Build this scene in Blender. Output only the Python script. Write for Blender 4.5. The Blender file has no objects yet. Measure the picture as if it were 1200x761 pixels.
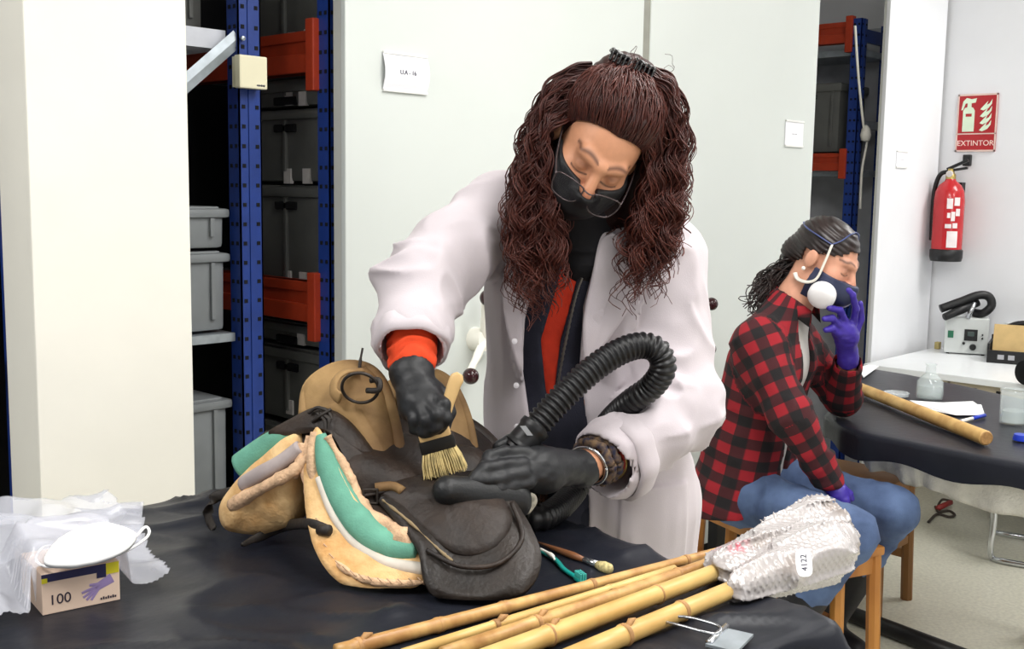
import bpy, bmesh, math, random
import numpy as np
from mathutils import Vector, Matrix
random.seed(7); RNG = np.random.default_rng(7)
S = bpy.context.scene; COL = S.collection
# ------------------------------------------------------------------ camera
F_PX, CX, CY = 1300.0, 600.0, 380.5
HCAM = 1.46; PITCH = math.atan(160.5/1300); ROLL = math.radians(0.9)
_fw = np.array([0, math.cos(PITCH), -math.sin(PITCH)]); _up0 = np.array([0, math.sin(PITCH), math.cos(PITCH)]); _r0 = np.array([1.0, 0, 0])
_r = math.cos(ROLL)*_r0 + math.sin(ROLL)*_up0; _u = math.cos(ROLL)*_up0 - math.sin(ROLL)*_r0
CAM = np.array([0, 0, HCAM])
# everything below is laid out in a frame whose Y runs straight ahead; the room itself is turned so that its walls follow the world axes
TURN = math.radians(-47); RT = np.array([[math.cos(TURN), -math.sin(TURN), 0], [math.sin(TURN), math.cos(TURN), 0], [0, 0, 1.0]])
def world(v): return np.asarray(v, float)@RT.T
cd = bpy.data.cameras.new('camera'); cam = bpy.data.objects.new('camera', cd); COL.objects.link(cam)
cd.sensor_width = 36; cd.lens = 36*F_PX/1200; cd.clip_start = 0.05
cam.matrix_world = Matrix([[float(world(c)[i]) for c in (_r, _u, -_fw)]+[(0, 0, HCAM)[i]] for i in range(3)]+[[0, 0, 0, 1]])
S.camera = cam
S.view_settings.view_transform = 'Standard'; S.view_settings.look = 'None'
S.view_settings.exposure = -0.26; S.view_settings.gamma = 1; S.view_settings.use_curve_mapping = False
# ------------------------------------------------------------------ world and lamps of the room
wd = bpy.data.worlds.new('world'); S.world = wd; wd.use_nodes = True
wd.node_tree.nodes['Background'].inputs[0].default_value = (0.92, 0.95, 1.0, 1)
wd.node_tree.nodes['Background'].inputs[1].default_value = 0.55
def area(name, loc, target, sx, sy, power, col=(1, 0.98, 0.95)):
    l = bpy.data.lights.new(name, 'AREA'); l.shape = 'RECTANGLE'; l.size = sx; l.size_y = sy; l.energy = power; l.color = col
    o = bpy.data.objects.new(name, l); COL.objects.link(o); o.location = tuple(world(loc))
    o.rotation_euler = (Vector(world(target))-Vector(world(loc))).to_track_quat('-Z', 'Y').to_euler(); return o
LAMPS = [(0.9, 0.6), (0.9, 2.2), (3.1, 2.0), (3.1, 4.4), (-1.6, 0.6)]; LAMP_W = [42, 37, 33, 35, 62]
for i, (lx, ly) in enumerate(LAMPS):
    area('ceiling_lamp_light', (lx, ly, 2.86), (lx, ly, 0), 0.6, 1.2, LAMP_W[i], (1, 0.99, 0.985))
area('window_light', (2.6, -1.6, 2.0), (0.3, 2.4, 1.0), 2.0, 1.4, 38, (1, 0.985, 0.98))

# ------------------------------------------------------------------ pixel -> place
def ray(px, py):
    d = _fw + (px-CX)/F_PX*_r - (py-CY)/F_PX*_u
    return d
def W(px, py, Y):
    d = ray(px, py); return CAM + d*(Y/d[1])
def Ph(px, py, z):
    d = ray(px, py); return CAM + d*((z-HCAM)/d[2])
TH = math.radians(43)
A2 = np.array([math.sin(TH), math.cos(TH), 0]); B2 = np.array([-math.cos(TH), math.sin(TH), 0]); Z3 = np.array([0, 0, 1.0])
def ab(a, b, z): return A2*a + B2*b + Z3*z
def Pb(px, py, b):
    d = ray(px, py); return CAM + d*((b - CAM@B2)/(d@B2))
def Pa(px, py, a):
    d = ray(px, py); return CAM + d*((a - CAM@A2)/(d@A2))
def toab(p): return float(p@A2), float(p@B2), float(p[2])

# ------------------------------------------------------------------ materials
def lin(c):
    c = np.array(c, float)/255.0
    return tuple(np.where(c <= 0.04045, c/12.92, ((c+0.055)/1.055)**2.4))
_M = {}
def mat(name, col=(200, 200, 200), rough=0.6, metal=0.0, var=0.06, scale=12.0, bump=0.0, bscale=60.0, spec=0.5, col2=None, attr=None,
        trans=0.0, alpha=1.0, sheen=0.0, detail=4.0, emit=None, stretch=None, ior=1.45, coat=0.0):
    if name in _M: return _M[name]
    m = bpy.data.materials.new(name); m.use_nodes = True; nt = m.node_tree; N = nt.nodes; L = nt.links
    b = N['Principled BSDF']
    tc = N.new('ShaderNodeTexCoord'); src = tc.outputs['Object']
    if stretch:
        mp = N.new('ShaderNodeMapping'); mp.inputs['Scale'].default_value = stretch; L.new(src, mp.inputs[0]); src = mp.outputs[0]
    nz = N.new('ShaderNodeTexNoise'); nz.inputs['Scale'].default_value = scale; nz.inputs['Detail'].default_value = detail; L.new(src, nz.inputs['Vector'])
    c1 = lin(col)
    if attr:
        at = N.new('ShaderNodeAttribute'); at.attribute_name = attr
        mx = N.new('ShaderNodeMix'); mx.data_type = 'RGBA'; mx.blend_type = 'MULTIPLY'; mx.inputs[0].default_value = 1
        rp = N.new('ShaderNodeMapRange'); rp.inputs[1].default_value = 0.3; rp.inputs[2].default_value = 0.7; rp.inputs[3].default_value = 1-var*2; rp.inputs[4].default_value = 1+var
        L.new(nz.outputs['Fac'], rp.inputs[0]); L.new(at.outputs['Color'], mx.inputs[6]); L.new(rp.outputs[0], mx.inputs[7]); L.new(mx.outputs[2], b.inputs['Base Color'])
    else:
        cr = N.new('ShaderNodeValToRGB'); e = cr.color_ramp.elements
        ca = [max(0, x*(1-var*2)) for x in c1] if col2 is None else lin(col2)
        cb = [min(1, x*(1+var)) for x in c1]
        e[0].position = 0.32; e[0].color = (*ca, 1); e[1].position = 0.66; e[1].color = (*cb, 1)
        L.new(nz.outputs['Fac'], cr.inputs[0]); L.new(cr.outputs[0], b.inputs['Base Color'])
        if emit:
            L.new(cr.outputs[0], b.inputs['Emission Color']); b.inputs['Emission Strength'].default_value = emit
    b.inputs['Roughness'].default_value = rough; b.inputs['Metallic'].default_value = metal
    b.inputs['Specular IOR Level'].default_value = spec; b.inputs['IOR'].default_value = ior
    b.inputs['Transmission Weight'].default_value = trans; b.inputs['Alpha'].default_value = alpha
    b.inputs['Sheen Weight'].default_value = sheen; b.inputs['Coat Weight'].default_value = coat
    if bump > 0:
        n2 = N.new('ShaderNodeTexNoise'); n2.inputs['Scale'].default_value = bscale; n2.inputs['Detail'].default_value = 5; L.new(src, n2.inputs['Vector'])
        bp = N.new('ShaderNodeBump'); bp.inputs['Strength'].default_value = bump; bp.inputs['Distance'].default_value = 0.004
        L.new(n2.outputs['Fac'], bp.inputs['Height']); L.new(bp.outputs[0], b.inputs['Normal'])
    _M[name] = m; return m

# ------------------------------------------------------------------ objects
LOC = {}
def tag(o, label=None, cat=None, group=None, kind=None):
    if label: o['label'] = label
    if cat: o['category'] = cat
    if group: o['group'] = group
    if kind: o['kind'] = kind
    return o
def thing(name, loc, label, cat, group=None):
    loc = world(loc); o = bpy.data.objects.new(name, None); COL.objects.link(o); o.location = tuple(loc); o.empty_display_size = 0.05
    LOC[o] = np.array(loc, float); return tag(o, label, cat, group)
class MB:
    def __init__(s): s.v = []; s.f = []; s.n = 0; s.c = []
    def add(s, vf, col=None):
        v, f = vf; v = np.asarray(v, float).reshape(-1, 3); s.v.append(v)
        s.f += [tuple(int(i)+s.n for i in q) for q in f]; s.n += len(v)
        if col is not None: s.c.append(np.broadcast_to(np.asarray(col, float), (len(v), 3)))
        return s
    def build(s, name, m, parent=None, **k):
        if s.c: k['colors'] = np.vstack(s.c)
        return mk(name, np.vstack(s.v), s.f, m, parent, **k)
def mk(name, v, f, m, parent=None, smooth=False, colors=None, uv=None, base=None, flat=None, kind=None, label=None, fix=True):
    v = world(v)
    if parent is not None and parent.name == 'saddle': v[:, 2] = np.maximum(v[:, 2], 0.852)   # soft parts rest flat on the sheet
    if parent is not None: off = LOC[parent]
    elif base is not None: off = world(base)
    else: off = np.array([(v[:, 0].min()+v[:, 0].max())/2, (v[:, 1].min()+v[:, 1].max())/2, v[:, 2].min()])
    me = bpy.data.meshes.new(name); me.from_pydata((v-off).tolist(), [], [tuple(map(int, q)) for q in f]) if not isinstance(f, np.ndarray) else _np_mesh(me, v-off, f)
    if fix:
        bm = bmesh.new(); bm.from_mesh(me); bmesh.ops.recalc_face_normals(bm, faces=bm.faces); bm.to_mesh(me); bm.free()
    if smooth:
        me.polygons.foreach_set('use_smooth', [True]*len(me.polygons))
        if flat: 
            try: me.set_sharp_from_angle(angle=math.radians(flat))
            except Exception: pass
    if colors is not None:
        ca = me.color_attributes.new('Col', 'FLOAT_COLOR', 'POINT'); a = np.ones((len(v), 4), np.float32); a[:, :3] = colors; ca.data.foreach_set('color', a.ravel())
    if uv is not None:
        ua = me.attributes.new('cloth', 'FLOAT_VECTOR', 'POINT'); a = np.zeros((len(v), 3), np.float32); a[:, :uv.shape[1]] = uv; ua.data.foreach_set('vector', a.ravel())
    if m is not None: me.materials.append(m)
    o = bpy.data.objects.new(name, me); COL.objects.link(o)
    if parent is not None: o.parent = parent; LOC[o] = LOC[parent]
    else: o.location = tuple(off); LOC[o] = off
    if parent is not None: LOC[o] = off
    if kind: o['kind'] = kind
    if label: o['label'] = label
    return o
def _np_mesh(me, v, f):
    me.from_pydata(v.tolist(), [], f.tolist())
def unit(a): a = np.asarray(a, float); return a/np.linalg.norm(a)

def boxg(c, half, ax=None, bev=0.0, taper=1.0):
    """box around c, half sizes along the rows of ax; bev chamfers its edges; taper shrinks the bottom"""
    ax = np.eye(3) if ax is None else np.asarray(ax, float)
    hx, hy, hz = half
    bm = bmesh.new(); bmesh.ops.create_cube(bm, size=2)
    for v in bm.verts:
        t = taper if v.co.z < 0 else 1.0
        v.co = Vector((v.co.x*hx*t, v.co.y*hy*t, v.co.z*hz))
    if bev > 0: bmesh.ops.bevel(bm, geom=bm.edges[:], offset=min(bev, 0.9*min(half)), segments=2, affect='EDGES', profile=0.6)
    bm.verts.ensure_lookup_table(); bm.verts.index_update()
    v = np.array([tuple(q.co) for q in bm.verts]); f = [tuple(q.index for q in fc.verts) for fc in bm.faces]; bm.free()
    return v@ax + np.asarray(c, float), f
AX_AB = np.array([A2, B2, Z3])
def boxab(a0, a1, b0, b1, z0, z1, bev=0.0, taper=1.0):
    return boxg(ab((a0+a1)/2, (b0+b1)/2, (z0+z1)/2), ((a1-a0)/2, (b1-b0)/2, (z1-z0)/2), AX_AB, bev, taper)
def catmull(pts, n):
    P = np.asarray(pts, float); k = len(P); ts = np.linspace(0, k-1, n); i = np.clip(ts.astype(int), 0, k-2); t = (ts-i)[:, None]
    p0 = P[np.clip(i-1, 0, k-1)]; p1 = P[i]; p2 = P[i+1]; p3 = P[np.clip(i+2, 0, k-1)]
    return 0.5*(2*p1+(p2-p0)*t+(2*p0-5*p1+4*p2-p3)*t*t+(3*p1-p0-3*p2+p3)*t**3)
def frames(P):
    P = np.asarray(P, float); T = np.gradient(P, axis=0); T /= np.linalg.norm(T, axis=1)[:, None]+1e-12
    n = np.cross(T[0], [0, 0, 1.0]); 
    if np.linalg.norm(n) < 1e-3: n = np.cross(T[0], [0, 1.0, 0])
    n = unit(n); Ns = [n]
    for i in range(1, len(P)):
        n = n - T[i]*(n@T[i]); n = unit(n); Ns.append(n)
    Ns = np.array(Ns); return T, Ns, np.cross(T, Ns)
def tube(P, r, sides=10, cap=True, flat=None, flatdir=None):
    """sweep; r scalar or per point; flat = second radius (per point or scalar); flatdir fixes the direction of r"""
    P = np.asarray(P, float); n = len(P); r = np.broadcast_to(np.asarray(r, float), (n,)); r2 = r if flat is None else np.broadcast_to(np.asarray(flat, float), (n,))
    T, N, B = frames(P)
    if flatdir is not None:
        fd = np.broadcast_to(np.asarray(flatdir, float), (n, 3)); N = fd - T*np.sum(fd*T, 1)[:, None]; N /= np.linalg.norm(N, axis=1)[:, None]+1e-9; B = np.cross(T, N)
    th = np.linspace(0, 2*np.pi, sides, endpoint=False)
    V = P[:, None, :] + N[:, None, :]*(r[:, None]*np.cos(th))[:, :, None] + B[:, None, :]*(r2[:, None]*np.sin(th))[:, :, None]
    V = V.reshape(-1, 3); f = []
    for i in range(n-1):
        for j in range(sides):
            a = i*sides+j; b = i*sides+(j+1) % sides; f.append((a, b, b+sides, a+sides))
    if cap: f.append(tuple(range(sides))[::-1]); f.append(tuple(range((n-1)*sides, n*sides)))
    return V, f
def lathe(prof, c, axis=(0, 0, 1), n=24, up=None):
    ax = unit(axis); u = np.cross(ax, [0, 1.0, 0.1]) if up is None else np.asarray(up, float); u = unit(u-ax*(u@ax)); w = np.cross(ax, u)
    th = np.linspace(0, 2*np.pi, n, endpoint=False); V = []; f = []
    for (r, h) in prof: V.append(np.asarray(c)+ax*h + (np.outer(np.cos(th), u)+np.outer(np.sin(th), w))*max(r, 1e-5))
    m = len(prof)
    for i in range(m-1):
        for j in range(n): a = i*n+j; b = i*n+(j+1) % n; f.append((a, b, b+n, a+n))
    f.append(tuple(range(n))[::-1]); f.append(tuple(range((m-1)*n, m*n)))
    return np.vstack(V), f
def pillow(pts, bulge, thick, rings=7, center=None, smoothn=64, prof=2.2, toward=None, noise=0.0, drape=None):
    """solid cushion or leather sheet from a closed 3-D outline: domed side towards `toward`, flat back"""
    P = np.asarray(pts, float); k = len(P); Pc = np.vstack([P[-1:], P, P[:2]]); 
    ts = np.linspace(0, k, smoothn, endpoint=False); i = ts.astype(int); t = (ts-i)[:, None]
    p0, p1, p2, p3 = Pc[i], Pc[i+1], Pc[i+2], Pc[(i+3) % (k+3)] 
    p3 = np.vstack([P, P, P])[(i+2) % k]; p0 = P[(i-1) % k]; p1 = P[i % k]; p2 = P[(i+1) % k]
    O = 0.5*(2*p1+(p2-p0)*t+(2*p0-5*p1+4*p2-p3)*t*t+(3*p1-p0-3*p2+p3)*t**3)
    c = O.mean(0) if center is None else np.asarray(center, float)
    u, s, vh = np.linalg.svd(O-O.mean(0)); nrm = vh[2]; tw = (CAM-c) if toward is None else np.asarray(toward, float)
    if nrm@tw < 0: nrm = -nrm
    n = smoothn; V = []; 
    for q in range(rings+1):
        s = q/rings; base = c+(O-c)*s; h = bulge*(1-s**prof)
        V.append(base+nrm*(h+thick/2))
    for q in range(rings, -1, -1):
        s = q/rings; base = c+(O-c)*s*(1 if q < rings else 1.0); h = bulge*(1-s**prof)*0.35
        V.append(base+nrm*(h-thick/2))
    V = np.vstack(V)
    if noise: V = V + nrm*(vnoise(V*60, 3)-0.5)[:, None]*noise
    f = []; R = 2*rings+2
    for q in range(R-1):
        for j in range(n): a = q*n+j; b = q*n+(j+1) % n; f.append((a, b, b+n, a+n))
    return V, f
def vnoise(P, seed=0):
    P = np.asarray(P, np.float64); i = np.floor(P).astype(np.int64); t = P-i; t = t*t*(3-2*t)
    def h(a, b, c):
        n = (a*374761393+b*668265263+c*2147483647+seed*1274126177) & 0xffffffff; n = ((n ^ (n >> 13))*1274126177) & 0xffffffff; n = n ^ (n >> 16)
        return (n & 0xffff)/65535.0
    o = 0
    for dx in (0, 1):
        wx = t[..., 0] if dx else 1-t[..., 0]
        for dy in (0, 1):
            wy = t[..., 1] if dy else 1-t[..., 1]
            for dz in (0, 1):
                wz = t[..., 2] if dz else 1-t[..., 2]
                o = o+wx*wy*wz*h(i[..., 0]+dx, i[..., 1]+dy, i[..., 2]+dz)
    return o
def rw(n, amp, seed=0):
    q = np.arange(n)*0.45; return 1+amp*2*(vnoise(np.stack([q, q*0, q*0+seed*3.7], -1), seed)-0.5)+amp*(vnoise(np.stack([q*2.7, q*0, q*0+seed*1.7], -1), seed+1)-0.5)
def text(txt, size, origin, right, up, m, name, parent, depth=0.0006, cx=False, bold=0.0):
    cu = bpy.data.curves.new('txt', 'FONT'); cu.body = txt; cu.size = size; cu.extrude = depth; cu.offset = bold
    if cx: cu.align_x = 'CENTER'
    o = bpy.data.objects.new('txt', cu); COL.objects.link(o); bpy.context.view_layer.update()
    me = bpy.data.meshes.new_from_object(o.evaluated_get(bpy.context.evaluated_depsgraph_get()))
    v = np.array([tuple(q.co) for q in me.vertices]); f = [tuple(p.vertices) for p in me.polygons]
    bpy.data.objects.remove(o); bpy.data.curves.remove(cu); bpy.data.meshes.remove(me)
    r = unit(right); u = unit(up); n = np.cross(r, u)
    return mk(name, np.asarray(origin)+v[:, :1]*r+v[:, 1:2]*u+v[:, 2:3]*n, f, m, parent)
# ------------------------------------------------------------------ blended volumes -> mesh
def axis(segs):
    """segs: [(start, end, step), ...] contiguous -> coordinates of a rectilinear grid"""
    out = [segs[0][0]]
    for a, b, h in segs:
        k = max(1, int(round((b-a)/h))); out += list(np.linspace(a, b, k+1)[1:])
    return np.array(out, np.float32)
class Vol:
    def __init__(s, xs, ys, zs):
        s.x, s.y, s.z = [np.asarray(q, np.float32) for q in (xs, ys, zs)]
        s.D = np.full((len(xs), len(ys), len(zs)), 0.2, np.float32)
    def sl(s, lo, hi):
        r = []
        for q, a, b in zip((s.x, s.y, s.z), lo, hi): r.append(slice(max(0, np.searchsorted(q, a)-1), min(len(q), np.searchsorted(q, b)+1)))
        return tuple(r)
    def pts(s, sl): return np.stack(np.meshgrid(s.x[sl[0]], s.y[sl[1]], s.z[sl[2]], indexing='ij'), -1)
    def put(s, fn, lo, hi, k=0.01, op='add'):
        m = k+0.03; sl = s.sl(np.asarray(lo)-m, np.asarray(hi)+m)
        if 0 in s.D[sl].shape: return s
        P = s.pts(sl); d = fn(P).astype(np.float32); a = s.D[sl]
        if op == 'add':
            h = np.maximum(k-np.abs(a-d), 0)/max(k, 1e-6); s.D[sl] = np.minimum(a, d)-h*h*k*0.25
        else:
            d = -d; h = np.maximum(k-np.abs(a-d), 0)/max(k, 1e-6); s.D[sl] = np.maximum(a, d)+h*h*k*0.25
        return s
    def cap(s, a, b, ra, rb=None, k=0.01, op='add'):
        a = np.asarray(a, np.float32); b = np.asarray(b, np.float32); rb = ra if rb is None else rb; ba = b-a; L = float(ba@ba)+1e-9; R = max(ra, rb)
        def fn(P):
            q = P-a; h = np.clip((q@ba)/L, 0, 1); return np.linalg.norm(q-h[..., None]*ba, axis=-1)-(ra+(rb-ra)*h)
        return s.put(fn, np.minimum(a, b)-R, np.maximum(a, b)+R, k, op)
    def chain(s, pts, rs, k=0.008):
        for i in range(len(pts)-1): s.cap(pts[i], pts[i+1], rs[i], rs[i+1], k)
        return s
    def ell(s, c, r, ax=None, k=0.01, op='add'):
        c = np.asarray(c, np.float32); r = np.asarray(r, np.float32); ax = np.eye(3, dtype=np.float32) if ax is None else np.asarray(ax, np.float32); R = float(r.max())
        def fn(P):
            q = (P-c)@ax.T; k0 = np.linalg.norm(q/r, axis=-1); k1 = np.linalg.norm(q/(r*r), axis=-1)+1e-9; return k0*(k0-1)/k1
        return s.put(fn, c-R, c+R, k, op)
    def box(s, c, h, ax=None, rad=0.005, k=0.01, op='add'):
        c = np.asarray(c, np.float32); h = np.asarray(h, np.float32)-rad; ax = np.eye(3, dtype=np.float32) if ax is None else np.asarray(ax, np.float32); R = float(np.linalg.norm(h)+rad)
        def fn(P):
            q = np.abs((P-c)@ax.T)-h; return np.linalg.norm(np.maximum(q, 0), axis=-1)+np.minimum(q.max(-1), 0)-rad
        return s.put(fn, c-R, c+R, k, op)
    def mesh(s):
        D = s.D; ins = D < 0
        cs = sum(ins[i:ins.shape[0]-1+i, j:ins.shape[1]-1+j, l:ins.shape[2]-1+l].astype(np.int8) for i in (0, 1) for j in (0, 1) for l in (0, 1))
        act = (cs > 0) & (cs < 8); I, J, K = np.nonzero(act); idx = np.full(act.shape, -1, np.int32); idx[I, J, K] = np.arange(len(I))
        cor = [(i, j, l) for i in (0, 1) for j in (0, 1) for l in (0, 1)]
        val = {c: D[I+c[0], J+c[1], K+c[2]] for c in cor}; acc = np.zeros((len(I), 3)); cnt = np.zeros(len(I))
        for c in cor:
            for ax in range(3):
                if c[ax] == 0:
                    d = list(c); d[ax] = 1; d = tuple(d); a, b = val[c], val[d]; m = (a < 0) != (b < 0); t = np.where(m, a/(a-b+1e-20), 0)
                    p = np.array(c, float)[None].repeat(len(I), 0); p[:, ax] = t; acc += p*m[:, None]; cnt += m
        p = acc/cnt[:, None]
        def co(q, i, t): return q[i]+(q[i+1]-q[i])*t
        V = np.stack([co(s.x, I, p[:, 0]), co(s.y, J, p[:, 1]), co(s.z, K, p[:, 2])], 1)
        Fs = []
        for ax in range(3):
            o1, o2 = (ax+1) % 3, (ax+2) % 3
            s0 = [slice(None)]*3; s1 = [slice(None)]*3; s0[ax] = slice(0, -1); s1[ax] = slice(1, None)
            for o in (o1, o2): s0[o] = slice(1, -1); s1[o] = slice(1, -1)
            a = ins[tuple(s0)]; b = ins[tuple(s1)]; e = np.nonzero(a != b)
            g = [np.array(q) for q in e]; g[o1] = g[o1]+1; g[o2] = g[o2]+1
            def cell(d1, d2):
                h = [g[0].copy(), g[1].copy(), g[2].copy()]; h[o1] -= d1; h[o2] -= d2; return idx[h[0], h[1], h[2]]
            q = np.stack([cell(1, 1), cell(0, 1), cell(0, 0), cell(1, 0)], 1); fl = ~a[e]; q[fl] = q[fl][:, ::-1]; Fs.append(q)
        return V, np.vstack(Fs)
def smoothverts(V, Fq, it=1, lam=0.5):
    for _ in range(it):
        acc = np.zeros_like(V); c = np.zeros(len(V))
        for i in range(4):
            a = Fq[:, i]; b = Fq[:, (i+1) % 4]; np.add.at(acc, a, V[b]); np.add.at(acc, b, V[a]); np.add.at(c, a, 1); np.add.at(c, b, 1)
        V = V+lam*(acc/np.maximum(c, 1)[:, None]-V)
    return V
def vnormals(V, Fq):
    n = np.cross(V[Fq[:, 2]]-V[Fq[:, 0]], V[Fq[:, 3]]-V[Fq[:, 1]]); o = np.zeros_like(V)
    for i in range(4): np.add.at(o, Fq[:, i], n)
    return o/(np.linalg.norm(o, axis=1)[:, None]+1e-12)
# ================================================================== THE ROOM
M_floor = mat('floor_terrazzo', (216, 214, 198), 0.28, var=0.07, scale=70, detail=8, bump=0.02)
M_wall = mat('wall_paint', (232, 233, 236), 0.75, var=0.015, scale=3, bump=0.03, bscale=200)
M_panel = mat('panel_enamel', (212, 217, 213), 0.42, var=0.012, scale=2, bump=0.02, bscale=250)
M_white = mat('panel_white', (246, 243, 232), 0.5, var=0.012, scale=5, bump=0.02, bscale=200)
M_pside = mat('panel_side', (196, 197, 190), 0.45, var=0.02, scale=4)
M_blue = mat('rack_blue', (30, 58, 132), 0.42, var=0.06, scale=20)
M_orange = mat('rack_orange', (172, 58, 30), 0.45, var=0.06, scale=20)
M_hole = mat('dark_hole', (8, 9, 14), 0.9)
M_crate = mat('crate_grey', (98, 99, 96), 0.5, var=0.06, scale=9)
M_crate2 = mat('crate_light', (126, 130, 132), 0.5, var=0.05, scale=9)
M_galv = mat('galvanised', (170, 178, 184), 0.4, 0.6, var=0.1, scale=25)
M_paper = mat('paper_label', (215, 210, 206), 0.8, var=0.04, scale=50)
M_blk = mat('black_plastic', (22, 22, 24), 0.42, var=0.1, scale=20)
M_ink = mat('ink', (45, 45, 70), 0.8)
FLX = 9
def plane(c, u, v, t=0.05):
    n = np.cross(unit(u), unit(v)); return boxg(np.asarray(c)-n*t/2, (np.linalg.norm(u), np.linalg.norm(v), t/2), np.array([unit(u), unit(v), n]))
mk('floor', *boxg((1, 2.5, -0.05), (FLX, FLX, 0.05)), M_floor, base=(0, 0, 0)).__setitem__('kind', 'structure')
mk('ceiling', *boxg((1, 2.5, 2.98), (FLX, FLX, 0.05)), mat('ceiling_paint', (240, 240, 238), 0.9, var=0.02), base=(0, 0, 2.93)).__setitem__('kind', 'structure')
B0 = 2.30
a_of = lambda px, b=B0, py=220: toab(Pb(px, py, b))[0]
AW = a_of(1100)
mk('wall_right', *boxab(AW, AW+0.1, -5.5, 5.2, 0, 2.93), M_wall).__setitem__('kind', 'structure')
mk('wall_back', *boxab(-4.5, AW+0.1, 5.2, 5.3, 0, 2.93), M_wall).__setitem__('kind', 'structure')
for i, (lx, ly) in enumerate(LAMPS):
    t = thing('ceiling_lamp', (lx, ly, 2.88), 'rectangular fluorescent lamp panel fixed under the ceiling', 'lamp', 'ceiling lamps')
    mk('frame', *boxg((lx, ly, 2.915), (0.33, 0.63, 0.02)), M_white, t)
    mk('diffuser', *boxg((lx, ly, 2.89), (0.3, 0.6, 0.008)), mat('lamp_glow', (255, 250, 242), 0.5, emit=3.0, var=0.0), t)

# ---- end panels of the mobile shelving
def end_panel(pl, pr, m, label, z0=0.09, th=0.12, b=B0):
    a0, a1 = a_of(pl, b), a_of(pr, b)
    t = thing('shelving_end_panel', ab((a0+a1)/2, b+th/2, 0.0), label, 'shelving unit')
    mk('front_board', *boxab(a0, a1, b, b+0.02, z0, 2.7, 0.004), m, t)
    mk('side_board', *boxab(a0+0.001, a0+0.025, b+0.018, b+th, z0, 2.698), M_pside if m is not M_white else M_white, t)
    mk('side_board', *boxab(a1-0.025, a1-0.001, b+0.018, b+th, z0, 2.698), M_pside, t)
    mk('base_recess_dark', *boxab(a0+0.03, a1-0.03, b+0.021, b+max(th-0.01, 0.025), 0, z0+0.01), M_hole, t)  # black block painted in place of the shaded recess under the panel
    return t, a0, a1
pw, aw0, aw1 = end_panel(35, 222, M_white, 'narrow cream-white shelving end board beside the blue rack post', th=0.15)
p2, a20, a21 = end_panel(405, 749, M_panel, 'pale grey shelving end panel holding the curved card holder, with wheel handle', th=0.05)
p3, a30, a31 = end_panel(757, 951, M_panel, 'pale grey shelving end panel with flat square card, behind seated person')
p4, a40, a41 = end_panel(1032, 1098, M_wall, 'white shelving end panel next to the wall with fire extinguisher', th=0.03)
mk('seam_strip', *boxab(a21+0.0005, a30-0.0005, B0+0.004, B0+0.03, 0.09, 2.7), mat('seam_grey', (150, 150, 140), 0.6), p2)

def hand_wheel(c_px, panel, angs, a_c=None):
    c = Pb(*c_px, B0); a, b, z = toab(c)
    hub = mk('hand_wheel', *lathe([(0.0, 0.0), (0.035, 0.0), (0.032, 0.05), (0.0, 0.055)], ab(a, B0, z), -B2), M_white, panel, smooth=True, flat=40)
    for g in angs:
        d = A2*math.cos(g)+Z3*math.sin(g); P0 = ab(a, B0-0.04, z); P1 = P0+d*0.07-B2*0.02; P2 = P0+d*0.135-B2*0.035
        mk('spoke', *tube(catmull([P0, P1, P2], 8), [0.013]*4+[0.011]*4, 8), M_white, hub, smooth=True)
        s = Vol(*[np.arange(q-0.04, q+0.04, 0.004) for q in P2-B2*0.012]); s.ell(P2-B2*0.012, (0.024, 0.024, 0.024))
        mk('knob', *s.mesh(), mat('knob_brown', (52, 22, 26), 0.12, var=0.03), hub, smooth=True)
hand_wheel((556, 397), p2, [math.radians(105), math.radians(222), math.radians(340)])
hand_wheel((790, 383), p3, [math.radians(38), math.radians(-38), math.radians(160)])

def card(px, py, w, h, panel_b, txt, label, curved):
    a, b, z = toab(Pb(px, py, panel_b)); t = thing('card_holder', ab(a, panel_b-0.001, z-h/2), label, 'label')
    n = 9; V = []; f = []
    for i in range(n):
        s = i/(n-1); d = (0.012*math.sin(math.pi*s) if curved else 0.0)+0.004
        for e in (-1, 1): V.append(ab(a+e*w/2, panel_b-d, z-h/2+h*s)); 
        for e in (-1, 1): V.append(ab(a+e*w/2, panel_b-d+0.003, z-h/2+h*s))
    for i in range(n-1):
        q = i*4; f += [(q, q+1, q+5, q+4), (q+2, q+6, q+7, q+3), (q, q+4, q+6, q+2), (q+1, q+3, q+7, q+5)]
    f += [(0, 2, 3, 1), (4*n-4, 4*n-3, 4*n-1, 4*n-2)]
    mk('card', V, f, mat('card_white', (244, 243, 248), 0.35, var=0.02), t, smooth=True, flat=40)
    for s in (-1, 1):
        mk('clip_rail', *boxab(a-w/2, a+w/2, panel_b-0.008, panel_b+0.001, z+s*h/2-0.004, z+s*h/2+0.004, 0.002), mat('card_edge', (235, 235, 232), 0.3), t)
    text(txt, h*0.17, ab(a, panel_b-(0.0165 if curved else 0.0045), z-h*0.05), A2, Z3, M_ink, 'lettering', t, cx=True)
card(474, 86, 0.158, 0.098, B0, 'U.A - 16', 'curved white card holder reading U.A - 16 on grey panel', True)
card(930, 157, 0.145, 0.10, B0, '-- - --', 'small flat white card on the panel behind the seated person', False)
card(1056, 187, 0.115, 0.075, B0, '-- - --', 'faint white card on the white panel near the fire extinguisher', False)

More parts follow.
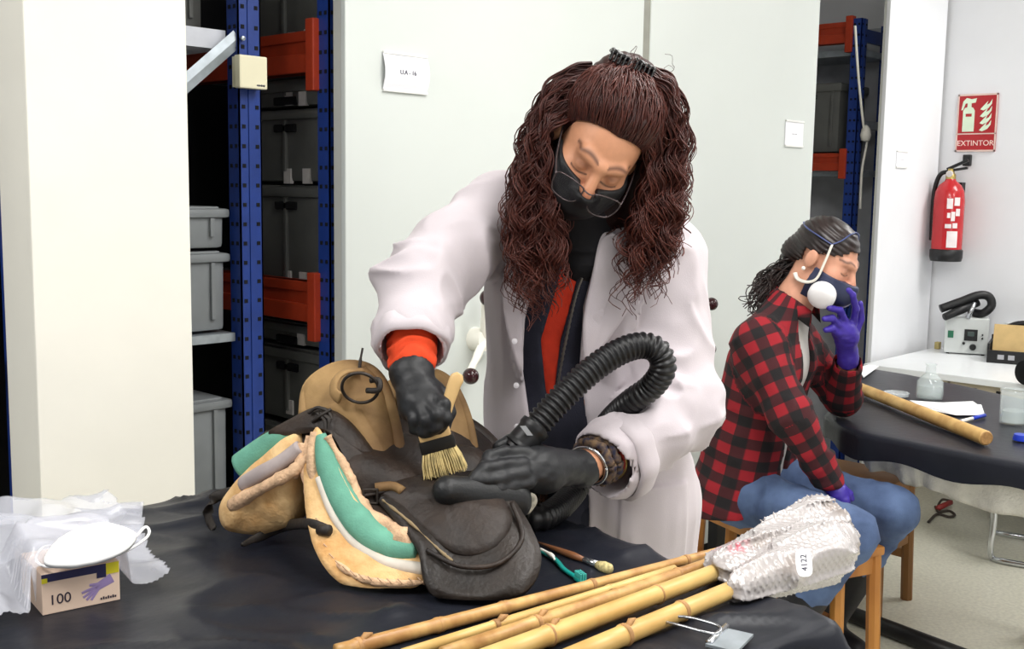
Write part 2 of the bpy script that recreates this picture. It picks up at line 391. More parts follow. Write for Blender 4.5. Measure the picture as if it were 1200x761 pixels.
# ---- racks
def upright(a, b, z0, z1, parent, w=0.05, d=0.05, holes=True):
    """steel post, open C section with two punched faces"""
    o = MB(); o.add(boxab(a-w/2, a+w/2, b-d/2, b-d/2+0.004, z0, z1)); o.add(boxab(a-w/2, a-w/2+0.004, b-d/2, b+d/2, z0, z1))
    o.add(boxab(a+w/2-0.004, a+w/2, b-d/2, b+d/2, z0, z1)); o.add(boxab(a-0.006, a+0.006, b-d/2-0.003, b-d/2+0.002, z0, z1))
    u = o.build('upright', M_blue, parent)
    if holes:
        h = MB(); z = max(z0, 0.5)
        while z < z1-0.03:
            for da in (-w*0.3, w*0.3): h.add(boxab(a+da-0.005, a+da+0.005, b-d/2-0.0015, b-d/2+0.001, z, z+0.010))
            for db in (-d*0.22, d*0.22): h.add(boxab(a-w/2-0.0015, a-w/2+0.001, b+db-0.005, b+db+0.005, z, z+0.010))
            z += 0.05
        h.build('punched_holes', M_hole, u, kind='stuff')
    return u
def beam(a, b0, b1, zc, parent, h=0.11, along='b', conn=True):
    o = MB(); bc_ = b0
    if conn: b0 = b0+0.045
    if along == 'b':
        o.add(boxab(a, a+0.04, b0, b1, zc-h/2, zc+h/2)); o.add(boxab(a-0.012, a+0.03, b0, b1, zc-h/2, zc-h*0.05, 0.004)); o.add(boxab(a-0.006, a+0.03, b0, b1, zc+h*0.25, zc+h/2, 0.003))
    else:
        o.add(boxab(b0, b1, a, a+0.04, zc-h/2, zc+h/2)); o.add(boxab(b0, b1, a-0.012, a+0.03, zc-h/2, zc-h*0.05, 0.004))
    bm_ = o.build('beam', M_orange, parent)
    if conn: mk('connector', *boxab(a-0.02, a+0.02, bc_+0.028, bc_+0.062, zc-h*0.95, zc+h*0.75, 0.003), M_orange, bm_)
    return bm_
def crate(a0, a1, b0, b1, z0, z1, label, m=None, tags=(), face='a', lid=0.045, group=None, handle=True):
    m = m or M_crate; t = thing('storage_crate', ab((a0+a1)/2, (b0+b1)/2, z0), label, 'crate', group)
    mk('body', *boxab(a0+0.012, a1-0.012, b0+0.012, b1-0.012, z0, z1-lid*0.6, 0.012, 0.99), m, t, smooth=True, flat=40)
    mk('lid', *boxab(a0, a1, b0, b1, z1-lid, z1-0.006, 0.009), m, t, smooth=True, flat=40)
    mk('lid_rim', *boxab(a0+0.02, a1-0.02, b0+0.02, b1-0.02, z1-0.010, z1-0.001, 0.004), m, t)
    if face == 'a':
        for q in np.linspace(b0+0.05, b1-0.05, 3): mk('rib', *boxab(a0+0.004, a0+0.03, q-0.006, q+0.006, z0+0.03, z1-lid, 0.002), m, t)
        for s, zz, w in tags: mk('label_sticker', *boxab(a0+0.009, a0+0.02, b0+s-w/2, b0+s+w/2, zz-0.021, zz+0.021), M_paper, t)
        if handle: mk('handle_slot', *boxab(a0+0.004, a0+0.03, (b0+b1)/2-0.05, (b0+b1)/2+0.05, z1-lid-0.035, z1-lid-0.012, 0.004), M_hole, t)
    else:
        for q in np.linspace(a0+0.05, a1-0.05, 3): mk('rib', *boxab(q-0.006, q+0.006, b0+0.004, b0+0.03, z0+0.03, z1-lid, 0.002), m, t)
        for s, zz, w in tags: mk('label_sticker', *boxab(a0+s-w/2, a0+s+w/2, b0+0.009, b0+0.02, zz-0.021, zz+0.021), M_paper, t)
    return t
# rack behind the grey panel (seen through the gap), front plane a = a20
AR1 = a20-0.0; zR = lambda px, py: float(Pa(px, py, AR1)[2]); bR = lambda px: float(Pa(px, 220, AR1)@B2)
r1 = thing('storage_rack', ab(AR1+0.3, 2.9, 0), 'blue and orange storage rack in the gap beside the grey panel', 'rack')
bU = bR(386)
upright(AR1+0.03, bU+0.03, 0, 2.6, r1); upright(AR1+0.03, bU+1.2, 0, 2.6, r1); upright(AR1+0.6, bU+0.03, 0, 2.6, r1)
for py0 in (62, 352): beam(AR1+0.005, bU+0.02, bU+1.2, zR(345, py0), r1)
for py0 in (62, 352): mk('shelf_board', *boxab(AR1+0.05, AR1+0.58, bU+0.06, bU+1.15, zR(345, py0)-0.005, zR(345, py0)+0.015), M_galv, r1)
cb0 = bU+0.068; cb1 = cb0+0.42; A0c, A1c = AR1+0.05, AR1+0.56
def st(px): return bR(px)-cb0
crs = [(52, -95, 'dark grey crate with two tags above the upper orange beam', [(341, 40), (322, 44)], 0.03),
       (121, 86, 'shallow lidded grey crate right below the upper orange beam', [(334, 113), (318, 113)], 0.04),
       (213, 124, 'tall grey crate with tags second below the upper orange beam', [(338, 206), (316, 206)], 0.03),
       (344, 217, 'grey crate with an orange latch resting on the lower orange beam', [(333, 329), (315, 327)], 0.035),
       (411, 384, 'shallow lidded grey crate below the lower orange beam', [(330, 398)], 0.03),
       (505, 415, 'deep grey crate with tags at the bottom of the gap', [(332, 489), (316, 480)], 0.035)]
for yb, yt, lb, tg, ld in crs:
    z0, z1 = zR(350, yb), zR(350, yt)
    crate(A0c, A1c, cb0, cb1, z0, z1, lb, tags=[(st(x), zR(x, y), 0.032) for x, y in tg], lid=ld)
crate(A0c, A1c, cb0, cb1, 0.10, zR(350, 512), 'lowest grey crate behind the worktable in the gap', lid=0.035)
# rack behind the cream-white board: end frame along A at b = BR0
BR0 = 2.50; zF = lambda px, py: float(Pb(px, py, BR0)[2]); aF = lambda px: a_of(px, BR0)
r0 = thing('storage_rack', ab(aF(250), BR0+0.4, 0), 'blue storage rack with diagonal steel brace beside the cream-white board', 'rack')
upright(aF(288), BR0, 0, 2.6, r0, w=aF(301)-aF(275)); upright(aF(288)-0.6, BR0, 0, 2.6, r0, holes=False)
br0 = Pb(279, 44, BR0-0.015); br1 = Pb(190, 122, BR0-0.015)
mk('brace', *tube(np.linspace(br0, br1, 3), 0.021, 4, flat=0.003, flatdir=np.cross(unit(br1-br0), B2)), M_galv, r0)
mk('bolt', *lathe([(0, 0), (0.006, 0), (0.006, 0.006), (0, 0.008)], Pb(284, 45, BR0-0.03), -B2, 12), M_galv, r0)
mk('cross_shelf', *boxab(aF(150), aF(272), BR0+0.02, BR0+0.5, zF(245, 55), zF(245, 32)), mat('shelf_white', (215, 218, 226), 0.6), r0)
for py0 in (399,): mk('cross_shelf', *boxab(aF(150), aF(273), BR0+0.0, BR0+0.5, zF(245, 403), zF(245, 393)), M_galv, r0)
beam(BR0+0.45, aF(120), aF(285), zF(250, 92), r0, along='a', conn=False); beam(BR0+0.45, aF(120), aF(285), zF(250, 405), r0, along='a', conn=False)
for yb, yt, lb in [(292, 242, 'light grey crate lying upper of two on steel shelf beside blue post'), (390, 295, 'light grey crate standing on the steel shelf beside blue post'),
                   (640, 470, 'large light grey crate on the lowest level beside blue post')]:
    crate(aF(272)-0.42, aF(272), BR0+0.01, BR0+0.43, zF(245, yb), zF(245, yt), lb, m=M_crate2, face='b', lid=0.03)
crate(aF(274)-0.42, aF(274), BR0+0.3, BR0+0.75, zF(245, 234), zF(245, 125), 'dark grey crate deep in the shadow below the diagonal brace', face='b',
      tags=[(0.30, zF(245, 165), 0.035), (0.37, zF(245, 165), 0.035)])
crate(aF(274)-0.42, aF(274), BR0+0.1, BR0+0.55, zF(245, 30), zF(245, -90), 'dark crate on the white cross shelf above the brace', face='b')
mk('back_screen', *boxab(aF(20), aF(297), BR0+0.95, BR0+0.97, 0, 2.6), mat('light_screen_dark', (60, 60, 62), .7), r0); mk('side_light_screen', *boxab(aF(20)-.02, aF(20), BR0+0.2, BR0+0.97, 0, 2.6), mat('light_screen_dark', ()), r0); mk('top_light_screen', *boxab(aF(20), aF(297), BR0+.02, BR0+0.97, 2.6, 2.62), mat('light_screen_dark', ()), r0)  # dark back, side and top sheets added to keep light out of this rack
mk('back_screen', *boxab(AR1+.64, AR1+.66, bU, bU+1.25, 0, 2.6), mat('light_screen_dark', ()), r1); mk('end_light_screen', *boxab(AR1-.10, AR1+.66, bU+1.26, bU+1.28, 0, 2.6), mat('light_screen_dark', ()), r1); mk('top_light_screen', *boxab(AR1-.10, AR1+.66, bU+.05, bU+1.27, 2.6, 2.62), mat('light_screen_dark', ()), r1)  # added dark sheets close off the gap so its depth stays dim
# switch box on the blue post
sw = thing('switch_box', Pb(293, 105, BR0-0.05), 'square cream plastic switch box fixed to the blue post', 'switch')
c0 = Pb(294, 85, BR0-0.055); hw = 0.041
mk('housing', *boxg(c0, (hw, 0.013, hw), AX_AB, 0.004), mat('cream_plastic', (232, 226, 196), 0.4, var=0.02), sw)
mk('back_plate', *boxg(c0+B2*0.012, (hw*0.92, 0.014, hw*0.92), AX_AB), mat('cream_plastic', ()), sw)
for k in range(6): mk('maker_mark', *boxg(c0+A2*(0.010+k*0.0042)-Z3*0.032-B2*0.0135, (0.0014, 0.0006, 0.0018+0.0006*(k%2)), AX_AB), M_ink, sw)
# what shows left of the white board
r9 = thing('storage_rack', ab(aw0-0.5, 2.9, 0), 'dark storage rack half hidden left of the cream-white board', 'rack')
for z in (0.35, float(Pb(5, 412, 2.45)[2]), 1.65): mk('shelf_board', *boxab(aw0-0.9, aw0-0.02, 2.47, 3.0, z-0.015, z+0.015), M_galv, r9)
mk('back_shade_board', *boxab(aw0-0.9, aw0+0.02, 3.0, 3.02, 0, 2.6), M_hole, r9)  # near-black colour stands in for the shade deep in the rack
upright(aw0-0.85, 2.75, 0, 2.6, r9, holes=False)
zs = float(Pb(5, 412, 2.45)[2])
crate(aw0-0.5, aw0-0.04, 2.5, 2.95, zs-0.45, zs-0.10, 'grey crate under the shelf left of the cream-white board', face='b', m=M_crate2)
crate(aw0-0.5, aw0-0.04, 2.5, 2.95, zs+0.017, zs+0.40, 'dark crate on the shelf left of the cream-white board', face='b')
# rack seen between the grey panel and the white panel
AR2, BR2 = a_of(995, 2.5), 2.5; z2 = lambda px, py: float(Pa(px, py, AR2)[2])
r2 = thing('storage_rack', ab(AR2+0.2, BR2+0.5, 0), 'blue and orange storage rack standing beyond the seated person', 'rack')
ztop = z2(1000, 22)
upright(AR2+0.025, BR2, 0, ztop, r2, w=0.06); upright(AR2+0.33, BR2, 0, ztop, r2); upright(AR2+0.025, BR2+1.0, 0, ztop, r2)
beam(AR2+0.0, BR2-0.01, BR2+1.0, z2(970, 40), r2, h=0.10); beam(AR2, BR2-0.01, BR2+1.0, z2(970, 190), r2, h=0.085)
for py0 in (62, 204): mk('shelf_board', *boxab(AR2+0.04, AR2+0.36, BR2+0.0, BR2+1.0, z2(990, py0)-0.01, z2(990, py0)+0.02), M_galv, r2)
mk('side_rail', *boxab(AR2, AR2+0.34, BR2-0.02, BR2+0.0, z2(1010, 40)-0.03, z2(1010, 40)+0.03), M_blue, r2)
mk('side_rail', *boxab(AR2, AR2+0.34, BR2-0.02, BR2+0.0, z2(1010, 145)-0.02, z2(1010, 145)+0.02), M_galv, r2)
mk('back_screen', *boxab(AR2+0.36, AR2+0.38, BR2-0.02, BR2+1.0, 0, ztop), mat('sheet_grey', (190, 192, 198), 0.6), r2)
crate(AR2+0.03, AR2+0.33, BR2+0.08, BR2+0.45, z2(980, 178), z2(980, 95), 'grey lidded crate on the rack beyond the seated person', tags=[(0.22, z2(960, 135), 0.06)])
cp = [Pb(1002, 30, BR2-0.05), Pb(1006, 90, BR2-0.06), Pb(1012, 148, BR2-0.06), Pb(1016, 165, BR2-0.06)]
cr = thing('hanging_cord', Pb(1012, 240, BR2-0.05), 'white electric cord with plug hanging down the blue rack', 'cord')
mk('cord', *tube(catmull(cp+[Pb(1010, 200, BR2-0.05), Pb(1008, 245, BR2-0.05)], 24), 0.006, 8), M_white, cr, smooth=True)
mk('plug', *lathe([(0, 0), (0.02, 0.005), (0.026, 0.03), (0.02, 0.06), (0.008, 0.075), (0, 0.08)], Pb(1014, 166, BR2-0.06), Z3, 14), M_white, cr, smooth=True)
# ---- fire extinguisher and its sign on the right wall
RW = np.array([-B2, Z3, -A2])   # right along the wall, up, out of the wall
def on_wall(px, py, off=0.0): return Pa(px, py, AW-off)
sg = thing('extinguisher_sign', on_wall(1144, 178), 'red EXTINTOR sign with pictogram on the white wall', 'sign')
M_red = mat('sign_red', (176, 34, 40), 0.35, var=0.03); M_glow = mat('sign_pale', (222, 240, 214), 0.4, var=0.02)
cs = on_wall(1144.5, 144, 0.004); hwS = float(abs((on_wall(1168, 144)-on_wall(1121, 144))@B2))/2; hhS = 0.141
def sbox(x0, x1, y0, y1, d0, d1): 
    return boxg(cs+RW[0]*(x0+x1)/2*hwS+RW[1]*(y0+y1)/2*hhS+RW[2]*(d0+d1)/2, (abs(x1-x0)/2*hwS, abs(y1-y0)/2*hhS, (d1-d0)/2), RW)
mk('plate', *sbox(-1, 1, -1, 1, -0.003, 0.002), M_red, sg)
for e in ((-1, 1, 0.94, 1), (-1, 1, -1, -0.94), (-1, -0.92, -1, 1), (0.92, 1, -1, 1), (-1, 1, -0.40, -0.36)): mk('border', *sbox(*e, 0.002, 0.003), mat('sign_edge', (225, 200, 190), 0.5), sg)
def wshape(pts): 
    V = [cs+RW[0]*x*hwS+RW[1]*y*hhS+RW[2]*d for d in (0.0021, 0.0036) for x, y in pts]; n = len(pts)
    return V, [tuple(range(n))[::-1], tuple(range(n, 2*n))]+[(i, (i+1) % n, n+(i+1) % n, n+i) for i in range(n)]
mk('pictogram', *wshape([(-0.7, -0.3), (-0.12, -0.3), (-0.12, 0.42), (-0.2, 0.52), (-0.3, 0.55), (-0.3, 0.68), (-0.1, 0.7), (-0.05, 0.85), (-0.3, 0.82), (-0.55, 0.87), (-0.72, 0.75), (-0.8, 0.45), (-0.72, 0.45), (-0.6, 0.68), (-0.5, 0.68), (-0.5, 0.55), (-0.62, 0.52), (-0.7, 0.42)]), M_glow, sg)
mk('pictogram', *sbox(-0.56, -0.26, 0.22, 0.32, 0.0037, 0.0042), M_red, sg)
for k in range(4):
    y = -0.28+k*0.24; x = 0.62-0.0*k
    mk('flame', *wshape([(0.15, y+0.02), (0.3, y-0.02), (0.55, y+0.06), (0.7, y+0.2), (0.72, y+0.36), (0.6, y+0.22), (0.45, y+0.16), (0.52, y+0.3), (0.3, y+0.14)]), M_glow, sg)
text('EXTINTOR', 0.037, cs-RW[1]*0.79*hhS+RW[2]*0.0022, RW[0], RW[1], mat('sign_text', (245, 225, 215), 0.5), 'lettering', sg, cx=True)
ex = thing('fire_extinguisher', on_wall(1107, 310, 0.09), 'red fire extinguisher with black base hanging under its sign', 'fire extinguisher')
eb = on_wall(1108, 306, 0.115); tilt = unit(Z3+0.0*RW[0]); er = 0.073
M_ext = mat('extinguisher_red', (186, 24, 32), 0.25, var=0.04, coat=0.4)
mk('cylinder', *lathe([(0, 0.04), (er, 0.04), (er, 0.30), (er*0.93, 0.345), (er*0.72, 0.375), (0.028, 0.395), (0.022, 0.41), (0, 0.41)], eb, Z3, 28), M_ext, ex, smooth=True, flat=50)
mk('base', *lathe([(0, 0), (er*1.0, 0), (er*1.07, 0.02), (er*1.07, 0.055), (er, 0.06), (0, 0.06)], eb, Z3, 28), M_blk, ex, smooth=True, flat=50)
mk('valve', *lathe([(0, 0.40), (0.024, 0.40), (0.024, 0.425), (0.016, 0.435), (0.016, 0.455), (0, 0.46)], eb, Z3, 14), mat('brass', (170, 150, 90), 0.35, 0.8), ex, smooth=True, flat=50)
mk('lever', *boxg(eb+Z3*0.475+RW[0]*0.03, (0.055, 0.007, 0.008), np.array([unit(RW[0]+0.45*Z3), unit(Z3-0.45*RW[0]), RW[2]]), 0.002), M_blk, ex)
mk('lever', *boxg(eb+Z3*0.452+RW[0]*0.03, (0.05, 0.006, 0.008), np.array([unit(RW[0]+0.15*Z3), unit(Z3-0.15*RW[0]), RW[2]]), 0.002), M_blk, ex)
mk('hose', *tube(catmull([eb+Z3*0.44, eb+Z3*0.43-RW[0]*0.05, eb+Z3*0.36-RW[0]*0.076, eb+Z3*0.25-RW[0]*0.080, eb+Z3*0.10-RW[0]*0.078], 24), 0.011, 10), M_blk, ex, smooth=True)
mk('gauge', *lathe([(0, 0), (0.016, 0), (0.016, 0.012), (0, 0.014)], eb+Z3*0.43+RW[2]*0.012, RW[2], 14), M_paper, ex)
def cyl_patch(th0, th1, z0, z1, r):
    ths = np.linspace(th0, th1, 8); V = []; 
    for d in (r, r-0.002):
        for z in (z0, z1):
            for t_ in ths: V.append(eb+Z3*z+d*(RW[2]*math.cos(t_)+RW[0]*math.sin(t_)))
    f = []
    for i in range(7): f += [(i, i+1, 8+i+1, 8+i), (16+i, 24+i, 24+i+1, 16+i+1), (i, 16+i, 17+i, i+1), (8+i, 9+i, 25+i, 24+i)]
    return V, f+[(0, 8, 24, 16), (7, 23, 31, 15)]
for k, (t0, t1, z0, z1) in enumerate([(0.25, 0.62, 0.26, 0.31), (0.72, 1.1, 0.275, 0.315), (0.30, 0.5, 0.215, 0.24), (0.55, 0.8, 0.20, 0.245), (0.85, 1.15, 0.225, 0.26), (0.2, 0.6, 0.165, 0.185), (0.68, 1.0, 0.165, 0.19), (0.35, 1.05, 0.07, 0.15)]):
    mk('label_print', *cyl_patch(t0, t1, z0, z1, er+0.0015), mat('print_white', (235, 225, 225), 0.5), ex)
mk('wall_bracket', *boxg(eb+Z3*0.36+RW[2]*-0.092, (0.03, 0.03, 0.024), RW), M_blk, ex)
hk = mk('wall_hook', *boxg(on_wall(1133.5, 188, 0.012), (0.019, 0.028, 0.014), RW, 0.005), M_blk); tag(hk, 'small black wall hook below the EXTINTOR sign', 'hook')
# ================================================================== WORKTABLE IN FRONT
HT = 0.84
C0 = Ph(489, 544, HT); C1 = Ph(860, 690, HT); e2 = unit(C1-C0); e1 = np.array([e2[1], -e2[0], 0]); 
if e1[0] > 0: e1 = -e1
TW, TL = 1.12, 1.95
def T1(s, t, z=0.0): return C0+e1*s+e2*t+Z3*z
AXT = np.array([e1, e2, Z3])
wt = thing('worktable', T1(TL/2, TW/2)*np.array([1, 1, 0]), 'long worktable under black plastic sheeting carrying the saddle', 'table')
M_wood0 = mat('table_board', (150, 120, 85), 0.6, var=0.1, scale=6, stretch=(1, 8, 8))
mk('table_top', *boxg(T1(TL/2, TW/2, -0.03), (TL/2-0.012, TW/2-0.012, 0.024), AXT), M_wood0, wt)
for s in (0.08, TL-0.08):
    for t in (0.08, TW-0.08): mk('leg', *boxg(T1(s, t, -HT/2-0.025), (0.025, 0.025, HT/2-0.025), AXT), M_blk, wt)
# plastic sheet: flat on the top with creases, hanging over the edges
def sheet(name, s0, s1, t0, t1, L, Wd, zt, frame, m, label, step=0.011, flare=None, amp=0.010, seed=1, weights=()):
    ss = np.arange(s0, s1+1e-6, step); tt = np.arange(t0, t1+1e-6, step); Sg, Tg = np.meshgrid(ss, tt, indexing='ij')
    cs_, ct = np.clip(Sg, 0, L), np.clip(Tg, 0, Wd); os_, ot = Sg-cs_, Tg-ct; o = np.hypot(os_, ot); dx = os_/np.maximum(o, 1e-9); dy = ot/np.maximum(o, 1e-9)
    R = 0.018; ang = np.minimum(o/R, np.pi/2); extra = np.maximum(o-R*np.pi/2, 0)
    fl = 0.10 if flare is None else flare(Sg, Tg)
    out = R*np.sin(ang)+extra*fl; down = R*(1-np.cos(ang))+extra*np.sqrt(np.maximum(1-fl*fl, 0.05))
    P3 = np.stack([Sg, Tg, 0*Sg], -1)
    def ridge(P, sd): return 1-np.abs(2*vnoise(P, sd)-1)
    wr = ridge(P3*np.array([5, 9, 1]), seed)**3*0.9+ridge((P3@np.array([[.7, .7, 0], [-.7, .7, 0], [0, 0, 1]]))*np.array([4, 14, 1]), seed+1)**4*0.7+ridge(P3*17, seed+2)**3*0.22
    h = amp*wr*(0.35+1.3*vnoise(P3*2.3, seed+5))
    hang = np.minimum(o/0.05, 1)
    XY = (frame[0]+frame[1]*Sg[..., None]+frame[2]*Tg[..., None])[..., :2]
    for w0, w1, wr_ in weights:
        a0_, b0_ = w0[:2], (w1-w0)[:2]; tq = np.clip(((XY-a0_)@b0_)/(b0_@b0_+1e-9), 0, 1); dq = np.linalg.norm(XY-a0_-tq[..., None]*b0_, axis=-1); k_ = np.clip((dq-wr_)/0.05, 0, 1); h = h*(0.12+0.88*k_*k_*(3-2*k_))
    z = zt-down+h*(1-hang)
    push = hang*(0.012*np.sin((Sg*os_.astype(bool)*0+ (Sg+Tg))*38+3*vnoise(P3*4, 9))+0.008*wr)
    s_, t_ = cs_+dx*(out+push), ct+dy*(out+push)
    V = (frame[0]+frame[1]*s_[..., None]+frame[2]*t_[..., None]); V[..., 2] = z
    n, k = Sg.shape; V = V.reshape(-1, 3); q = np.arange(n*k).reshape(n, k)
    Fq = np.stack([q[:-1, :-1], q[1:, :-1], q[1:, 1:], q[:-1, 1:]], -1).reshape(-1, 4)
    ob = mk(name, V, Fq, m, smooth=True); tag(ob, label, 'plastic sheet'); return ob
M_bag = mat('black_sheeting', (30, 32, 40), 0.38, var=0.12, scale=5, bump=0.18, bscale=45, spec=0.26)
sheet('plastic_sheet', -0.10, TL+0.10, -0.14, TW+0.30, TL, TW, HT+0.002, (C0*np.array([1, 1, 0]), e1, e2), M_bag, 'creased black plastic sheet spread over the front worktable',
      weights=[(Ph(*p, HT), Ph(*q, HT), r_) for p, q, r_ in [((395, 764), (868, 640), .015), ((470, 768), (790, 667), .012), ((520, 768), (848, 655), .015), ((560, 776), (895, 650), .018), ((660, 775), (898, 676), .018), ((630, 636), (716, 668), .012), ((634, 646), (684, 683), .012), ((48, 705), (140, 685), .075), ((320, 640), (560, 690), .10), ((330, 610), (520, 640), .10), ((640, 610), (540, 574), .04), ((548, 572), (470, 552), .05), ((284, 642), (360, 620), .02)]],
      flare=lambda s, t: 0.10+0.62*np.clip((t-TW)/0.1, 0, 1)*np.clip(1-(s-0.1)/0.5, 0, 1))
ZT = HT+0.006
# ---- metal spring clip on the sheet
ck = Ph(812, 744, ZT); cdr = unit(Ph(846, 748, ZT)-Ph(785, 734, ZT)); cdn = np.array([-cdr[1], cdr[0], 0])
bc = thing('sheet_clip', ck, 'steel wire spring clip holding the black sheet near the canes', 'clip')
M_steel = mat('steel', (190, 192, 196), 0.22, 0.9, var=0.08)
for s in (-1, 1): mk('wire_arm', *tube(catmull([ck-cdr*0.055+cdn*0.004*s+Z3*0.01, ck-cdr*0.02+cdn*0.016*s+Z3*0.016, ck+cdr*0.03+cdn*0.016*s+Z3*0.014, ck+cdr*0.038+Z3*0.012], 16), 0.0022, 8), M_steel, bc, smooth=True)
mk('hinge_tube', *tube([ck+cdr*0.036-cdn*0.034+Z3*0.008, ck+cdr*0.036+cdn*0.034+Z3*0.008], 0.005, 10), M_steel, bc, smooth=True)
mk('jaw', *boxg(ck+cdr*0.055-cdn*0.005+Z3*0.006, (0.022, 0.034, 0.002), np.array([cdr, cdn, Z3])), M_galv, bc)

# ---- canes and the wrapped bundle
M_cane = mat('cane', (200, 160, 100), 0.38, var=0.10, scale=9, col2=(160, 114, 64), stretch=(3, 3, 3))
M_cane2 = mat('cane_yellow', (216, 184, 116), 0.36, var=0.08, scale=8, col2=(192, 148, 82))
M_node = mat('cane_node', (176, 132, 84), 0.6, var=0.15, scale=60)
def cane(p0, p1, r0, r1, nodes, m, label, tip=None):
    p0 = np.asarray(p0); p1 = np.asarray(p1); d = unit(p1-p0); t = thing('bamboo_cane', [*((p0+p1)/2)[:2], min(p0[2], p1[2])-r0], label, 'cane')
    s = [0]+[x for q in nodes for x in (q-0.012, q-0.004, q, q+0.004, q+0.012)]+[1]; s = np.clip(np.array(s), 0, 1); P = p0+np.outer(s, p1-p0)
    r = r0+(r1-r0)*s
    for i, q in enumerate(nodes): r[1+5*i+1] *= 1.10; r[1+5*i+2] *= 0.97; r[1+5*i+3] *= 1.12
    bend = np.sin(s*7+p0[0]*30)*0.0025; P[:, 2] += bend*0.3; P[:, 0] += bend
    mk('stalk', *tube(P, r, 14), m, t, smooth=True)
    for i, q in enumerate(nodes):
        pc = p0+(p1-p0)*q; rr = (r0+(r1-r0)*q)
        mk('node_ring', *tube([pc-d*0.004, pc-d*0.0015, pc+d*0.0015, pc+d*0.004], [rr*1.05, rr*1.16, rr*1.15, rr*1.05], 14), M_node, t, smooth=True)
        if i == 0: mk('bud_scale', *tube([pc, pc+d*0.012+Z3*rr*1.2, pc+d*0.022+Z3*rr*1.25], [0.004, 0.005, 0.001], 6), M_node, t, smooth=True)
    return t
def on_t(px, py, r, extra=0): return Ph(px, py, HT+0.0045+r+extra)
cane(on_t(395, 764, .009), on_t(868, 640, .007), .0105, .0075, [.04, .20, .345, .565, .83], M_cane, 'thin brownish bamboo cane lying closest to the saddle')
cane(on_t(470, 768, .008), on_t(790, 667.3, .007), .008, .007, [.3, .72], M_cane2, 'slender pale bamboo cane squeezed between two thicker canes')
cane(on_t(520, 768, .010), on_t(848, 655, .009), .0115, .0095, [.28, .55, .80, .93], M_cane, 'bamboo cane with dark knotted joints, second from saddle')
cane(on_t(560, 776, .012), on_t(897, 649, .014, .006), .0145, .013, [.20, .56], M_cane2, 'thick smooth yellow bamboo cane running into the bubble wrap')
cane(on_t(660, 775, .012), on_t(900, 673, .014, .006), .0145, .0125, [.26, .53], M_cane2, 'short-looking yellow bamboo cane nearest the wire clip')
# bubble-wrap bundle over the cane ends
q0 = on_t(850, 676, 0.012); q1 = Ph(985, 636, HT+0.03); bd = unit(q1-q0); bs = unit(np.cross(bd, Z3)); bu = np.cross(bs, bd)
LB = float(np.linalg.norm(q1-q0))
lo = np.minimum(q0, q1)-0.16; hi = np.maximum(q0, q1)+0.16
v = Vol(np.arange(lo[0], hi[0], .0028), np.arange(lo[1], hi[1], .0028), np.arange(HT-0.04, HT+0.14, .0028))
def bp(px, py, z): return Ph(px, py, z)
for a_, b_, ra, rb in [((846, 664, HT+.022), (960, 622, HT+.035), .022, .052), ((868, 692, HT+.022), (965, 652, HT+.03), .022, .048), ((855, 672, HT+.024), (985, 640, HT+.035), .02, .030),
                       ((850, 668, HT+.022), (925, 640, HT+.03), .024, .04)]:
    v.cap(bp(*a_)+Z3*.006, bp(*b_)+Z3*.006, ra, rb, 0.02)
v.ell(bp(975, 622, HT+.03), (0.04, 0.05, 0.035), k=0.02)
sl = tuple(slice(0, len(q)) for q in (v.x, v.y, v.z)); P = v.pts(sl).astype(np.float64); 
L_ = (P-q0)@bd; S_ = (P-q0)@bs; Bc = np.cos((L_+0.5*0)*2*np.pi/0.013)*np.cos((S_+ (P[..., 2]-HT)*0.8)*2*np.pi/0.013)
fold = 1-np.abs(2*vnoise(np.stack([S_*38, L_*7, P[..., 2]*38], -1), 4)-1)
v.D += (-0.0030*np.maximum(Bc, 0)-0.010*fold**3+0.004).astype(np.float32)
Vb, Fb = v.mesh(); Lb = (Vb-q0)@bd; Sb = (Vb-q0)@bs
M_wrap = mat('bubble_wrap', (214, 208, 206), 0.14, var=0.0, attr='Col', scale=40, trans=0.1, alpha=0.94, spec=0.9, bump=0.35, bscale=110, coat=0.6)
cw = np.tile(np.array(lin((184, 178, 177))), (len(Vb), 1)); nz = vnoise(np.stack([Sb*40, Lb*14, Vb[:, 2]*40], -1), 8)
w = np.clip((nz-0.55)*4, 0, 1)[:, None]*0.55; cw = cw*(1-w)+np.array(lin((132, 112, 96)))*w
pk = (np.clip(1-np.abs(Lb-0.035)/0.03, 0, 1)*np.clip((-Sb+0.0)*60+0.6, 0, 1)*np.clip((vnoise(Vb*120, 3)-0.3)*3, 0, 1))[:, None]; cw = cw*(1-pk)+np.array(lin((205, 88, 108)))*pk
wb = thing('bubble_wrap_bundle', (q0+q1)/2*np.array([1, 1, 0])+Z3*(HT-0.02), 'clear bubble wrap bundled around the ends of the bamboo canes', 'bubble wrap')
mk('wrap', Vb, Fb, M_wrap, wb, smooth=True, colors=cw, fix=False)
# paper tag on the bundle
tg = Ph(942, 660, HT+0.066)-0.0*bd; nt = unit(CAM-tg+np.array([0, 0, .3])); ur = unit(np.cross(nt, unit(_r))) ; tr = unit(np.cross(ur, nt)) if True else _r
ur = unit(_u*0.97+_r*-0.1); ur = unit(ur-nt*(ur@nt)); tr = np.cross(ur, nt)
m_ = MB(); th_ = np.linspace(0, 2*np.pi, 18, endpoint=False)
po = [(0.012*math.copysign(abs(math.cos(t))**.6, math.cos(t)), 0.021*math.copysign(abs(math.sin(t))**.6, math.sin(t))) for t in th_]
Vt = [tg+tr*x+ur*y+nt*d for d in (0, 0.002) for x, y in po]; n = 18
tgm = mk('paper_tag', Vt, [tuple(range(n))[::-1], tuple(range(n, 2*n))]+[(i, (i+1) % n, n+(i+1) % n, n+i) for i in range(n)], mat('tag_white', (246, 245, 248), 0.6, var=0.02), wb)
